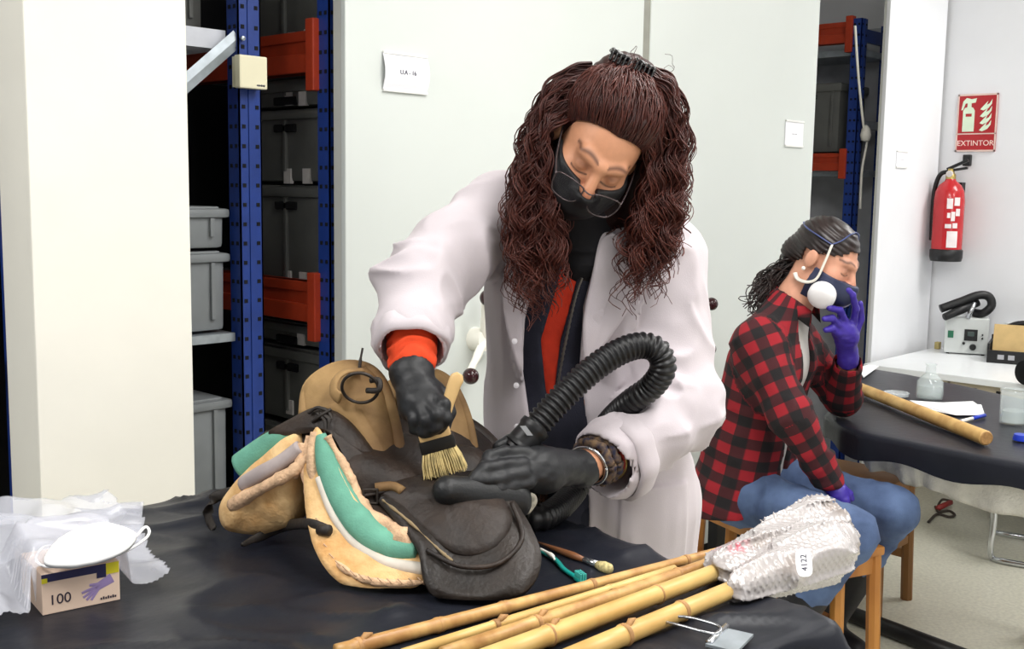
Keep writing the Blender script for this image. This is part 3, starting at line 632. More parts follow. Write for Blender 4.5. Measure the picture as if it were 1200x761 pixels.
text('4122', 0.0125, tg+nt*0.0022-ur*0.0125+tr*0.0045, ur, -tr, M_ink, 'lettering', tgm, depth=0.0003)

# ---- small brushes on the sheet
def stick(name, pts, rs, m, parent, sides=12): return mk(name, *tube(pts, rs, sides), m, parent, smooth=True)
a_, b_ = Ph(630, 636, HT+.0085), Ph(716, 668, HT+.0085); d_ = unit(b_-a_); Ls = np.linalg.norm(b_-a_)
pb = thing('paintbrush', (a_+b_)/2*np.array([1, 1, 0])+Z3*HT, 'small round paintbrush with brown handle lying beside the saddle', 'brush')
stick('handle', a_+np.outer([0, .2, .5, .66], d_*Ls), [.002, .004, .0065, .004], mat('brown_handle', (128, 82, 52), 0.4, var=0.1), pb)
stick('ferrule', a_+np.outer([.65, .83], d_*Ls), [.0048, .0062], M_steel, pb)
stick('bristles', a_+np.outer([.82, .9, .98, 1.0], d_*Ls), [.006, .0095, .009, .006], mat('bristle', (206, 190, 134), 0.8, var=0.2, scale=200), pb)
a_, b_ = Ph(634, 646, HT+.0075), Ph(684, 683, HT+.0075); d_ = unit(b_-a_); Ls = np.linalg.norm(b_-a_); nn = np.array([-d_[1], d_[0], 0])
tb = thing('toothbrush', (a_+b_)/2*np.array([1, 1, 0])+Z3*HT, 'teal and white toothbrush lying between saddle and canes', 'toothbrush')
M_teal = mat('teal_plastic', (22, 148, 138), 0.3, var=0.04)
mk('handle', *tube(catmull([a_, a_+d_*Ls*.3+nn*.004, a_+d_*Ls*.6-nn*.003, a_+d_*Ls*.86], 16), .0045, 10, flat=.0035), M_teal, tb, smooth=True)
mk('grip', *tube(catmull([a_-d_*.003+Z3*.002, a_+d_*Ls*.2+nn*.003+Z3*.003, a_+d_*Ls*.34+Z3*.002], 10), [.003]*4+[.0042]*3+[.002]*3, 8), M_white, tb, smooth=True)
mk('head', *boxg(a_+d_*Ls*.93, (.014, .0065, .003), np.array([d_, nn, Z3]), .002), M_teal, tb)
for i in range(4):
    for j in (-1, 0, 1): mk('bristle_tuft', *tube([a_+d_*(Ls*.93+(i-1.5)*.006)+nn*.004*j, a_+d_*(Ls*.93+(i-1.5)*.006)+nn*.004*j+Z3*.013], .0018, 6), mat('tuft_teal', (70, 180, 170), 0.7), tb)

# ---- glove box, bag and face mask
bl, brr = Ph(50, 722, HT+.0025), Ph(141, 703, HT+.0025); gd = unit(brr-bl); gn = np.array([-gd[1], gd[0], 0]); gl = float(np.linalg.norm(brr-bl))
AXG = np.array([gd, gn, Z3]); gh = 0.060; gdp = 0.115
gb = thing('glove_box', bl+gd*gl/2+gn*gdp/2, 'cardboard box of purple gloves printed 100 under the clear bag', 'box')
M_card = mat('carton_pink', (226, 200, 180), 0.6, var=0.03); M_navy = mat('carton_navy', (36, 34, 78), 0.5); M_yel = mat('carton_yellow', (214, 202, 40), 0.5)
mk('carton', *boxg(bl+gd*gl/2+gn*gdp/2+Z3*gh/2, (gl/2, gdp/2, gh/2), AXG, 0.001), M_card, gb)
def gface(x0, x1, y0, y1, m, nm, d=0.0008): return mk(nm, *boxg(bl+gd*gl*(x0+x1)/2+Z3*gh*(y0+y1)/2-gn*d/2, (gl*(x1-x0)/2, d/2, gh*(y1-y0)/2), AXG), m, gb)
gface(0.0, 0.82, 0.80, 0.995, M_navy, 'printed_band'); gface(0.82, 0.99, 0.72, 0.995, M_yel, 'printed_band', 0.001); gface(0.0, 0.07, 0.78, 0.9, M_yel, 'printed_band', 0.0012); gface(0.70, 0.82, 0.66, 0.995, M_navy, 'printed_band', 0.001)
text('100', 0.021, bl+gd*gl*0.08+Z3*gh*0.22-gn*0.0003, gd, Z3, mat('print_dark', (50, 40, 55), 0.6), 'lettering', gb, depth=0.0006)
for k in range(7): gface(0.74+k*0.031, 0.74+k*0.031+0.02, 0.10, 0.15+0.02*(k % 2), mat('print_dark', ()), 'lettering', 0.0009)
# printed purple hand
def gp(x, y, d=0.001): return bl+gd*gl*x+Z3*gh*y-gn*d
for (x0, y0, x1, y1, r) in [(.90, .60, .68, .42, .0075), (.72, .47, .50, .36, .0026), (.70, .44, .52, .24, .0026), (.70, .42, .56, .16, .0026), (.72, .40, .62, .14, .0026), (.74, .5, .60, .52, .0028)]:
    P_ = np.array([gp(x0, y0, 0.0), gp(x1, y1, 0.0)]); mk('printed_hand', *tube(P_, [r, r*0.75], 10, flat=0.0009, flatdir=np.cross(unit(P_[1]-P_[0]), gn)), mat('print_purple', (150, 130, 178), 0.6), gb)
# clear bag draped over the box: sheet that follows what lies under it
def bag_outline():
    px = [(-40, 640), (-10, 612), (60, 607), (112, 604), (160, 612), (172, 626), (160, 640), (180, 662), (203, 682), (165, 693), (130, 701), (95, 706), (60, 716), (20, 732), (-40, 748)]
    return [Ph(x, y, ZT) for x, y in px]
bo = np.array(bag_outline())[:, :2]; g = 0.006
xs = np.arange(bo[:, 0].min()-.01, bo[:, 0].max()+.01, g); ys = np.arange(bo[:, 1].min()-.01, bo[:, 1].max()+.01, g)
X, Y = np.meshgrid(xs, ys, indexing='ij')
def inpoly(X, Y, poly):
    ins = np.zeros(X.shape, bool); j = len(poly)-1
    for i in range(len(poly)):
        xi, yi = poly[i]; xj, yj = poly[j]; c = ((yi > Y) != (yj > Y)) & (X < (xj-xi)*(Y-yi)/(yj-yi+1e-12)+xi); ins ^= c; j = i
    return ins
ins = inpoly(X, Y, bo); q2 = np.stack([X-bl[0], Y-bl[1]], -1); gx = q2@gd[:2]; gy = q2@gn[:2]
inside_front = np.minimum(np.minimum(gx+0.004, gl+0.004-gx), np.minimum(gy+0.010, gdp+0.015-gy))
lift = np.clip(inside_front/0.02+0.9, 0, 1); dn = vnoise(np.stack([X*22, Y*30, 0*X], -1), 5); rdg = 1-np.abs(2*vnoise(np.stack([X*30+Y*14, Y*34, 0*X], -1), 6)-1)
back = np.clip((gy+0.02)/0.06, 0, 1)
rdg = 1-np.abs(2*vnoise(np.stack([X*13+Y*5, Y*15, 0*X], -1), 6)-1); Zb = ZT+0.004+lift*(gh+0.012)*back+0.034*rdg**2*np.clip(gy*8+0.5, 0.15, 1)+0.02*dn*np.clip(gy*6+0.4, 0, 1)
Zb = np.where((inside_front > -0.012) & (gy > -0.004), np.maximum(Zb, ZT+gh+0.006+0.008*rdg), Zb)
idx = -np.ones(X.shape, int); idx[ins] = np.arange(ins.sum()); Vg = np.stack([X[ins], Y[ins], Zb[ins]], -1)
q = np.stack([idx[:-1, :-1], idx[1:, :-1], idx[1:, 1:], idx[:-1, 1:]], -1).reshape(-1, 4); q = q[(q >= 0).all(1)]
M_film = mat('clear_film', (228, 230, 240), 0.18, var=0.02, alpha=0.30, spec=0.5, bump=0.25, bscale=18)
pgb = mk('plastic_bag', Vg, q, M_film, smooth=True, fix=False); tag(pgb, 'crumpled clear plastic bag draped over the glove box', 'bag')
md = pgb.modifiers.new('thickness', 'SOLIDIFY'); md.thickness = 0.0008
# cup face mask on the bag
fm0 = ZT+gh+0.020
mo = [Ph(x, y, z) for x, y, z in [(52, 660, fm0), (66, 636, fm0+.012), (96, 621, fm0+.018), (128, 616, fm0+.016), (152, 622, fm0+.012), (160, 630, fm0+.01), (148, 645, fm0), (118, 658, fm0-.004), (85, 664, fm0-.006)]]
fm = thing('face_mask', np.mean(mo, 0)*np.array([1, 1, 0])+Z3*(ZT+gh), 'white cup face mask lying on the clear bag', 'face mask')
M_ffp = mat('mask_white', (250, 250, 250), 0.85, var=0.01)
mk('cup', *pillow(mo, 0.022, 0.006, toward=Z3+0.4*_u, noise=0.002), M_ffp, fm, smooth=True)
lp = [Ph(x, y, z) for x, y, z in [(140, 640, fm0), (158, 630, fm0+.012), (170, 618, fm0+.016), (175, 623, fm0+.012), (170, 632, fm0+.006), (150, 645, fm0-.004), (120, 658, fm0-.006)]]
mk('ear_loop', *tube(catmull(lp, 28), 0.0022, 8), M_ffp, fm, smooth=True)
lp = [Ph(x, y, z) for x, y, z in [(62, 640, fm0), (50, 642, fm0-.005), (42, 655, fm0-.01), (52, 664, fm0-.012), (75, 664, fm0-.01)]]
mk('ear_loop', *tube(catmull(lp, 20), 0.002, 8), M_ffp, fm, smooth=True)

# ================================================================== TABLE BEHIND (black top with white skirt)
H2 = 0.75
o2 = [Ph(x, y, H2) for x, y in [(966, 486), (985, 500), (1010, 509), (1055, 518), (1100, 527), (1200, 546), (1330, 571)]]
back = [Ph(x, y, H2) for x, y in [(1330, 492), (1200, 468), (1130, 452), (1060, 438), (1016, 431)]]
poly = np.array(o2+back); poly[:, 2] = 0
t2 = thing('round_end_table', poly.mean(0), 'black covered table with white skirt in front of the seated person', 'table')
def prism(pl, z0, z1, inset=0.0):
    c = pl.mean(0); d = pl-c; L = np.linalg.norm(d[:, :2], axis=1)[:, None]; q = c+d*(1-inset/np.maximum(L, .01)); n = len(q)
    V = np.vstack([q*[1, 1, 0]+[0, 0, z0], q*[1, 1, 0]+[0, 0, z1]]); return V, [tuple(range(n))[::-1], tuple(range(n, 2*n))]+[(i, (i+1) % n, n+(i+1) % n, n+i) for i in range(n)]
def dense(pl, n=120):
    P = np.vstack([pl, pl[:1]]); s = np.r_[0, np.cumsum(np.linalg.norm(np.diff(P, axis=0), axis=1))]; u = np.linspace(0, s[-1], n, endpoint=False)
    return np.stack([np.interp(u, s, P[:, i]) for i in range(3)], 1)
pd = dense(poly, 160)
mk('table_top', *prism(pd, H2-0.028, H2-0.004, 0.01), M_wood0, t2)
# plastic cover with rolled edge
c2 = poly.mean(0); V = []; rr = [0, .25, .5, .7, .85, .94, .985, 1.0, 1.004, 1.004, 1.0]; zz = [0, 0, 0, 0, 0, 0, -.001, -.006, -.016, -.05, -.075]
for s, z in zip(rr, zz):
    Q = c2+(pd-c2)*s; Q[:, 2] = H2+z+0.004*(vnoise(np.stack([Q[:, 0]*9, Q[:, 1]*9, 0*Q[:, 0]], -1), 3))*(1 if z == 0 else .3)+(0.010*np.sin(np.arange(160)*.5) if z < -.06 else 0); V.append(Q)
V = np.vstack(V); f = [(i*160+j, i*160+(j+1) % 160, (i+1)*160+(j+1) % 160, (i+1)*160+j) for i in range(len(rr)-1) for j in range(160)]
mk('plastic_cover', V, f, M_bag, t2, smooth=True)
# white skirt hanging along the front
fr = catmull(o2[:6]+[o2[6]], 90); cc = poly.mean(0); V = []
for k, s in enumerate(np.linspace(0, 1, 14)):
    Q = fr.copy(); d = Q-cc; d[:, 2] = 0; d /= np.linalg.norm(d, axis=1)[:, None]; wv = 0.010*np.sin(np.arange(90)*0.42+2*s)+0.006*np.sin(np.arange(90)*0.9)
    Q = Q+d*(-0.012-0.06*s+wv*s)[:, None] if np.ndim(wv) else Q
    Q[:, 2] = H2-0.03-(0.065+0.075*np.linspace(0, 1, 90)+0.008*np.sin(np.arange(90)*.3))*s; V.append(Q)
V = np.vstack(V); f = [(i*90+j, i*90+j+1, (i+1)*90+j+1, (i+1)*90+j) for i in range(13) for j in range(89)]
sk = mk('skirt', V, f, mat('foam_wrap', (206, 204, 196), 0.6, var=0.05, scale=30, bump=0.8, bscale=160), t2, smooth=True)
sm = sk.modifiers.new('thickness', 'SOLIDIFY'); sm.thickness = 0.003
for px, py in [(1235, 488), (1310, 505)]:
    p = Ph(px, py, H2); mk('leg', *boxg((p[0], p[1], H2/2-.02), (.02, .02, H2/2-.02)), M_blk, t2)
# pole, papers, pen, glassware on the black table
Z2t = H2+0.005
a_, b_ = Ph(1000, 452, Z2t+.021), Ph(1156, 514, Z2t+.021)
wp = thing('wooden_pole', (a_+b_)/2*np.array([1, 1, 0])+Z3*H2, 'round wooden pole lying across the black covered table', 'pole')
d_ = unit(b_-a_); stick('shaft', np.vstack([a_-d_*.35+Z3*.0, a_, (a_+b_)/2, b_-d_*.006, b_]), [.018, .019, .0205, .022, .020], mat('pole_wood', (206, 170, 108), 0.5, var=0.1, scale=14, col2=(176, 132, 74)), wp, 18)
mk('end_grain', *tube([b_, b_+d_*.0015], [.0195, .017], 18), mat('end_grain', (170, 128, 78), 0.7, var=0.15, scale=90), wp)
for k, px in enumerate([[(1066, 470), (1095, 472), (1150, 475), (1154, 487), (1120, 487), (1085, 480)], [(1072, 474), (1140, 471), (1150, 478), (1112, 484)]]):
    P_ = np.array([Ph(x, y, Z2t+.002+.003*k) for x, y in px]); o = mk('paper_sheet', *prism2(P_, .002) if False else (lambda P_: (np.vstack([P_, P_+Z3*.002]), [tuple(range(len(P_)))[::-1], tuple(range(len(P_), 2*len(P_)))]+[(i, (i+1) % len(P_), len(P_)+(i+1) % len(P_), len(P_)+i) for i in range(len(P_))]))(P_), mat('sheet_white', (246, 246, 248), 0.8, var=0.01))
    tag(o, ['wide white paper sheet lying beside the wooden pole', 'folded white paper lying on top of the wide sheet'][k], 'paper')
P_ = np.array([Ph(x, y, Z2t+.002) for x, y in [(1006, 432), (1018, 428), (1030, 430), (1012, 443)]])
o = mk('paper_sheet', np.vstack([P_, P_+Z3*.003]), [(3, 2, 1, 0), (4, 5, 6, 7), (0, 1, 5, 4), (1, 2, 6, 5), (2, 3, 7, 6), (3, 0, 4, 7)], mat('sheet_white', ())); tag(o, 'small white paper at the back edge behind the purple gloved hand', 'paper')
a_, b_ = Ph(1126, 494, Z2t+.006), Ph(1154, 487, Z2t+.006); d_ = unit(b_-a_)
pn = thing('marker_pen', (a_+b_)/2*np.array([1, 1, 0])+Z3*H2, 'white marker pen with blue cap beside the papers', 'pen')
M_bluep = mat('blue_plastic', (30, 60, 190), 0.35); Lp = np.linalg.norm(b_-a_)
stick('barrel', [a_, a_+d_*Lp*.5], .0055, M_white, pn); stick('cap', [a_+d_*Lp*.48, b_], .0062, M_bluep, pn); stick('tip', [a_-d_*.012, a_+d_*.002], [.002, .005], M_bluep, pn)
M_glass = mat('clear_glass', (235, 245, 245), 0.03, var=0.0, alpha=0.22, spec=0.9)
M_water = mat('water', (215, 228, 226), 0.05, var=0.0, alpha=0.35)
def jar(px, py, prof, label, cat, name, water=None):
    c = Ph(px, py, Z2t); t = thing(name, c, label, cat)
    inner = [(max(r-.003, 0), h+.003 if h == 0 else h) for r, h in prof[::-1]]; V, f = lathe(prof+inner, c, Z3, 28); mk('glass', V, f[:-2], M_glass, t, smooth=True)
    if water: mk('liquid', *lathe([(0, .004), (water[0], .004), (water[0], water[1]), (0, water[1])], c, Z3, 24), M_water, t, smooth=True, flat=50)
    return t
jar(1089, 467, [(0, 0), (.044, 0), (.046, .02), (.044, .06), (.030, .078), (.018, .088), (.016, .115), (.020, .12)], 'squat glass flask standing behind the white papers', 'flask', 'glass_flask', (.041, .045))
fl = jar(1187, 496, [(0, 0), (.040, 0), (.041, .01), (.041, .095), (.044, .105)], 'clear glass beaker standing behind the pole end', 'beaker', 'glass_beaker', (.036, .04))
jar(1216, 500, [(0, 0), (.03, 0), (.031, .01), (.031, .06), (.033, .065)], 'small glass beaker beside the blue cap at table edge', 'beaker', 'glass_beaker')
c = Ph(1197, 516, Z2t); o = mk('bottle_cap', *lathe([(0, 0), (.024, 0), (.024, .006), (.021, .017), (0, .018)], c, Z3, 20), M_bluep, smooth=True, flat=40); tag(o, 'blue plastic cap lying before the glass beaker', 'cap')
c = Ph(1050, 464, Z2t); o = mk('petri_dish', *lathe([(0, 0), (.042, 0), (.044, .004), (.044, .012), (.041, .012), (.040, .005), (0, .004)], c, Z3, 28), mat('dish', (220, 225, 228), 0.1, alpha=0.6), smooth=True, flat=40); tag(o, 'shallow glass dish behind the wooden pole', 'dish')

# ================================================================== WHITE DESK BY THE WALL
HD = 0.68; ADF, BD1 = 4.80, 2.26
dk = thing('white_desk', ab((ADF+AW)/2, 1.3, 0), 'white topped desk along the wall under the extinguisher', 'desk')
mk('desk_top', *boxab(ADF, AW-.005, 0.3, BD1, HD-.03, HD, .004), mat('desk_white', (236, 239, 240), 0.3, var=0.01), dk)
M_beige = mat('desk_beige', (196, 184, 160), 0.6, var=0.03)
for k in range(5):
    b1 = BD1-.03-k*.36; mk('drawer_front', *boxab(ADF+.03, ADF+.06, b1-.35, b1, HD-.15, HD-.031), M_beige, dk)
for k in range(3): mk('drawer_gap', *boxab(ADF+.022, ADF+.031, BD1-.40-k*.10-.008, BD1-.40-k*.10+.008, HD-.14, HD-.05), M_blk, dk)  # black strips drawn for the dark gaps between drawers
mk('side_board', *boxab(ADF+.06, AW-.03, BD1-.06, BD1-.03, 0, HD-.03), M_beige, dk); mk('side_board', *boxab(ADF+.06, AW-.03, .33, .36, 0, HD-.03), M_beige, dk)
# instrument with hose handle
def on_d(px, py, z=0): return Ph(px, py, HD+z)
ic = on_d(1131, 416); fdir = np.array([-A2*0.75+B2*0.66*1.0])[0]; fdir = unit(-A2*0.55-B2*-0.0+np.array([0, -0.6, 0])); fr_ = np.cross(Z3, fdir)*-1; fr_ = unit(np.cross(fdir, Z3))
if fr_[0] < 0: fr_ = -fr_
AXI = np.array([fr_, -fdir, Z3]); iw, idp, ih = .10, .06, .088
inn = thing('lab_instrument', ic-fdir*idp, 'pale grey lab instrument with green switch and black handpieces on desk', 'instrument'); icc = ic-fdir*idp+Z3*(ih+.006)
mk('housing', *boxg(icc, (iw, idp, ih), AXI, .006), mat('instrument_grey', (204, 208, 206), 0.4, var=0.02), inn)
def ifc(x, y, w, h, m, nm, d=.004): return mk(nm, *boxg(icc+fr_*x*iw+Z3*y*ih+fdir*(idp+d/2), (w*iw, d/2, h*ih), AXI, .001), m, inn)
ifc(-.72, .05, .13, .2, mat('switch_green', (40, 110, 80), .4), 'switch'); ifc(.2, .05, .3, .32, M_blk, 'display'); ifc(.2, .12, .16, .12, mat('lcd', (70, 82, 80), .2), 'display_glass', .006)
for x, y, r in [(.32, -.62, .016), (-.1, -.42, .007), (.72, -.1, .005), (.72, .1, .004)]: mk('knob', *lathe([(0, 0), (r, 0), (r*.85, .014), (0, .015)], icc+fr_*x*iw+Z3*y*ih+fdir*idp, fdir, 16), M_blk, inn, smooth=True, flat=40)
for s in (-.8, .8):
    for q in (-.8, .8): mk('foot', *lathe([(0, 0), (.008, 0), (.009, .008), (0, .008)], ic-fdir*idp+fr_*s*iw+fdir*q*idp, Z3, 10), M_blk, inn)
top = icc+Z3*ih
hp = thing('heat_tool', top, 'black handpiece looped on top of the lab instrument', 'tool')
mk('hose', *tube(catmull([top+fr_*-0.126+fdir*0.098+Z3*0.042, top+fr_*-0.042+fdir*0.070+Z3*0.077, top+fr_*0.042+fdir*0.042+Z3*0.112, top+fr_*0.091+fdir*0.028+Z3*0.105, top+fr_*0.105+fdir*0.028+Z3*0.063, top+fr_*0.070+fdir*0.028+Z3*0.024, top+fr_*0.028+Z3*0.022], 30), .021, 12), M_blk, hp, smooth=True)
mk('handle', *tube([top+fr_*-0.105+fdir*0.140+Z3*0.007, top+fr_*-0.028+fdir*0.070+Z3*0.042, top+fr_*0.042+fdir*0.028+Z3*0.077], [.018, .022, .021], 12), M_blk, hp, smooth=True)
mk('clamp', *tube([top+fr_*0.000+fdir*0.070+Z3*0.000, top+fr_*0.028+fdir*0.056+Z3*0.077], .012, 10), M_steel, hp, smooth=True)
cb_ = mk('power_cable', *tube(catmull([on_d(1112, 398, .03), on_d(1092, 392, .02), on_d(1075, 398, .004), on_d(1062, 405, .004)], 20), .004, 6), mat('cable_grey', (150, 150, 150), .5), smooth=True); tag(cb_, 'thin grey cable running from the lab instrument along desk', 'cable')
o = mk('plug_adapter', *boxg(on_d(1099, 405, .018), (.016, .012, .018), AX_AB, .004), mat('adapter', (188, 170, 110), .5)); tag(o, 'small yellowish plug adapter beside the lab instrument', 'plug')
# black tray with cardboard
tc_ = on_d(1197, 428); bxr = unit(-B2*.9+A2*.25); bxn = np.array([-bxr[1], bxr[0], 0]); AXC = np.array([bxr, bxn, Z3])
tr_ = thing('black_crate', tc_+bxn*.1, 'black plastic tray holding cardboard beside the lab instrument', 'crate')
for s, hx, hy, cz, hz in [(0, .15, .11, .006, .006)]: mk('bottom', *boxg(tc_+bxn*.11+Z3*cz, (hx, hy, hz), AXC), M_blk, tr_)
mk('wall', *boxg(tc_+Z3*.03, (.15, .006, .03), AXC, .002), M_blk, tr_); mk('wall', *boxg(tc_+bxn*.22+Z3*.055, (.15, .006, .055), AXC, .002), M_blk, tr_)
for s in (-1, 1): mk('wall', *boxg(tc_+bxn*.11+bxr*.145*s+Z3*.045, (.006, .11, .045), AXC, .002), M_blk, tr_)
for s in (-.6, -.3, .25, .6): mk('slot', *boxg(tc_+bxr*.15*s+Z3*.03-bxn*.0062, (.014, .001, .011), AXC), mat('slot_grey', (170, 170, 175), .5), tr_)
o = mk('cardboard_sheet', *boxg(tc_+bxn*.06+bxr*.0+Z3*.098, (.132, .006, .080), np.array([bxr, unit(bxn-Z3*.35), unit(Z3+bxn*.35)]), .002), mat('cardboard', (200, 170, 116), .8, var=.05, scale=20)); tag(o, 'brown cardboard sheet leaning in the black tray', 'cardboard')
o = mk('headphone_band', *tube(catmull([tc_+bxn*.12+bxr*(-.09)+Z3*.15, tc_+bxn*.12+bxr*(-.03)+Z3*.178, tc_+bxn*.12+bxr*.05+Z3*.18, tc_+bxn*.12+bxr*.12+Z3*.15], 16), .014, 8), M_blk, smooth=True); tag(o, 'black curved cable bundle on the tray with cardboard', 'cable')
c = on_d(1203, 452); o = mk('tape_roll', *lathe([(.032, -.012), (.052, -.012), (.052, .012), (.032, .012), (.032, -.012)], c+Z3*.054, unit(A2*.9-B2*.3), 28), M_blk, smooth=True, flat=40); tag(o, 'black tape roll standing at the front of white desk', 'tape')
# trunking on the wall over the desk
o = mk('trim_1', *boxab(AW-.03, AW-.001, .6, 1.92, HD+.11, HD+.16, .004), mat('trunking', (214, 218, 218), .5)); tag(o, kind='structure')

# ================================================================== STOOLS, FLOOR THINGS
M_stool = mat('stool_wood', (188, 130, 62), 0.42, var=0.1, scale=10, col2=(158, 100, 44), stretch=(1, 1, .25))
M_stool2 = mat('stool_wood_dark', (140, 98, 54), 0.5, var=0.1, scale=10, stretch=(1, 1, .25))
def stool(p0, u, w, v_, d, h, m, label, splay=.02):
    """p0 = corner on the floor; u, v_ seat directions"""
    c = p0+u*w/2+v_*d/2; t = thing('wooden_stool', c*np.array([1, 1, 0]), label, 'stool'); AXs = np.array([u, v_, Z3])
    cor = [p0, p0+u*w, p0+u*w+v_*d, p0+v_*d]
    for q in cor:
        o = unit(q-c); P_ = [q*np.array([1, 1, 0])+o*splay, q*np.array([1, 1, 0])+Z3*(h-.012)]
        mk('leg', *tube(P_, .021, 8, flat=.021), m, t, smooth=True, flat=30)
    for i in range(4):
        a_, b_ = cor[i], cor[(i+1) % 4]
        for z, hh in (((h-.05, .028),) if i in (1, 2) and m is M_stool else ((h-.05, .028), (.17 if i % 2 else .23, .016))):
            dd = unit(b_-a_); sp = splay*(1-z/h)*.9; e_ = unit(a_-c)*sp; g_ = unit(b_-c)*sp; a2, b2 = (a_+e_)*[1, 1, 0]+Z3*z, (b_+g_)*[1, 1, 0]+Z3*z
            mk('rail', *boxg((a2+b2)/2, (np.linalg.norm(b2-a2)/2, .011, hh), np.array([dd, np.cross(Z3, dd), Z3]), .003), m, t)
    mk('seat', *boxg(c*[1, 1, 0]+Z3*(h-.01), (w/2+.022, d/2+.022, .014), AXs, .008), m, t, smooth=True, flat=40); return t
HS = 0.442
pA = Ph(822, 578, HS); pC = Ph(1000, 655, HS); uu = unit((pC-pA)*[1, 1, 0]); pC = pC-uu*.06; vv = np.array([-uu[1], uu[0], 0]); 
if vv[1] < 0: vv = -vv
stool(pA*[1, 1, 0], uu, float(np.linalg.norm(pC-pA)), vv, .135, HS, M_stool, 'light wooden stool the person in plaid shirt sits on')
pA = Ph(1024, 720, 0); pC = Ph(1057, 702, 0); uu = unit((pC-pA)*[1, 1, 0]); vv = np.array([-uu[1], uu[0], 0])
stool(pA*[1, 1, 0], uu, float(np.linalg.norm(pC-pA))-.0, vv, .30, .46, M_stool2, 'darker wooden stool half hidden behind the seated person', .015)
# black floor bar and post
fa, fb = Ph(968, 709, .03), Ph(1160, 782, .03)
fbm = thing('table_frame_foot', (fa+fb)/2*[1, 1, 0], 'black steel foot frame lying along the floor by the stool', 'frame')
mk('floor_bar', *tube([fa, fb], .028, 14), M_blk, fbm, smooth=True)
for q in (fa, fb): mk('foot', *lathe([(0, 0), (.02, 0), (.02, .012), (0, .012)], q*[1, 1, 0], Z3, 12), M_blk, fbm)
pp = Ph(846, 640, .2); mk('post', *boxg((fa[0]-.0, fa[1], .35), (.02, .02, .35)), M_blk, fbm) if False else None
p_ = W(841, 600, 4.0); o = mk('steel_post', *boxg((p_[0], p_[1], .36), (.03, .02, .36), AX_AB, .003), M_blk); tag(o, 'black square steel post on the floor behind the stool', 'post')
# chrome cantilever chair leg under the table
cz = [Ph(1166, 655, .012)]; c_ = cz[0]; Yc = c_[1]
pts = [W(1168, 560, Yc), W(1165, 610, Yc), W(1161, 640, Yc), Ph(1163, 654, .012), Ph(1175, 658, .012), Ph(1215, 665, .012), Ph(1290, 678, .012)]
ch = thing('chrome_chair', c_, 'chrome tube chair frame standing under the black table', 'chair')
mk('tube_frame', *tube(catmull(pts, 40), .012, 12), mat('chrome', (215, 218, 222), .12, .95, var=.02), ch, smooth=True)
pt2 = [p+np.array([.16, .36, 0]) for p in pts]; mk('tube_frame', *tube(catmull(pt2, 40), .012, 12), mat('chrome', ()), ch, smooth=True)
zt = float(pts[0][2]); mk('seat', *boxg(((pts[0]+pt2[0])/2)*[1, 1, 0]+np.array([.2, 0, zt+.01]), (.21, .21, .015), None, .01), M_blk, ch, smooth=True, flat=40)
# cable with red plug on the floor
c_ = Ph(1106, 600, .01); cbl = thing('floor_cable', c_*[1, 1, 0], 'tangled cable with red connector on the floor under table', 'cable')
mk('wire', *tube(catmull([Ph(x, y, .008) for x, y in [(1088, 612), (1098, 603), (1112, 606), (1119, 604), (1112, 599), (1100, 600), (1096, 594)]], 40), .006, 6), mat('cable_dark', (70, 62, 56), .6), cbl, smooth=True)
mk('connector', *tube([Ph(1099, 596, .02), Ph(1114, 589, .03)], .013, 10), mat('plug_red', (150, 50, 48), .5), cbl, smooth=True)
mk('wire', *tube(catmull([Ph(1098, 596, .012), Ph(1104, 586, .03), Ph(1116, 588, .02)], 16), .006, 6), mat('cable_dark', ()), cbl, smooth=True)
# ================================================================== SADDLE
def O3(l): return [W(x, y, Y) for x, y, Y in l]
M_leather = mat('old_leather', (44, 33, 26), 0.55, var=0.25, scale=14, bump=0.45, bscale=90, col2=(26, 20, 18))
M_flap = mat('flap_leather', (36, 28, 23), 0.45, var=0.3, scale=11, bump=0.35, bscale=120, col2=(18, 14, 12))
M_tan = mat('tan_leather', (168, 136, 90), 0.75, var=0.16, scale=7, bump=0.35, bscale=70, col2=(104, 76, 46), detail=8.0)
M_green = mat('teal_cloth', (104, 164, 142), 0.85, var=0.08, scale=25, bump=0.25, bscale=300)
M_cream = mat('padding_cloth', (228, 194, 142), 0.9, var=0.12, scale=18, bump=0.5, bscale=140, col2=(206, 156, 98))
M_torn = mat('torn_cloth', (222, 184, 148), 0.95, var=0.15, scale=40, bump=0.7, bscale=200)
M_lilac = mat('lilac_cloth', (172, 160, 158), 0.9, var=0.1, scale=20)
M_felt = mat('white_felt', (216, 208, 196), 0.95, var=0.06, scale=30)
M_strap = mat('strap_leather', (42, 36, 32), 0.6, var=0.2, scale=30, bump=0.3)
M_iron = mat('old_iron', (60, 54, 50), 0.45, 0.6, var=0.2, scale=40)
sd = thing('saddle', Ph(450, 640, HT), 'old leather saddle with torn teal and cream padding on the worktable', 'saddle')
# inner tree filling the saddle
c_lo = W(300, 480, 1.9); xs_ = np.arange(-.50, .10, .006)
v = Vol(xs_, np.arange(1.52, 2.12, .006), np.arange(HT, HT+.36, .006))
v.cap(W(372, 520, 1.86), W(545, 560, 1.88), .045, .055, .03); v.cap(W(420, 560, 1.80), W(540, 600, 1.80), .05, .05, .03)
v.cap(W(420, 620, 1.74), W(560, 660, 1.70), .045, .045, .03); v.cap(W(400, 560, 1.90), W(530, 590, 1.91), .055, .045, .03); v.cap(W(480, 560, 1.86), W(540, 575, 1.88), .055, .04, .03)
mk('saddle_tree', *v.mesh(), M_leather, sd, smooth=True, fix=False)
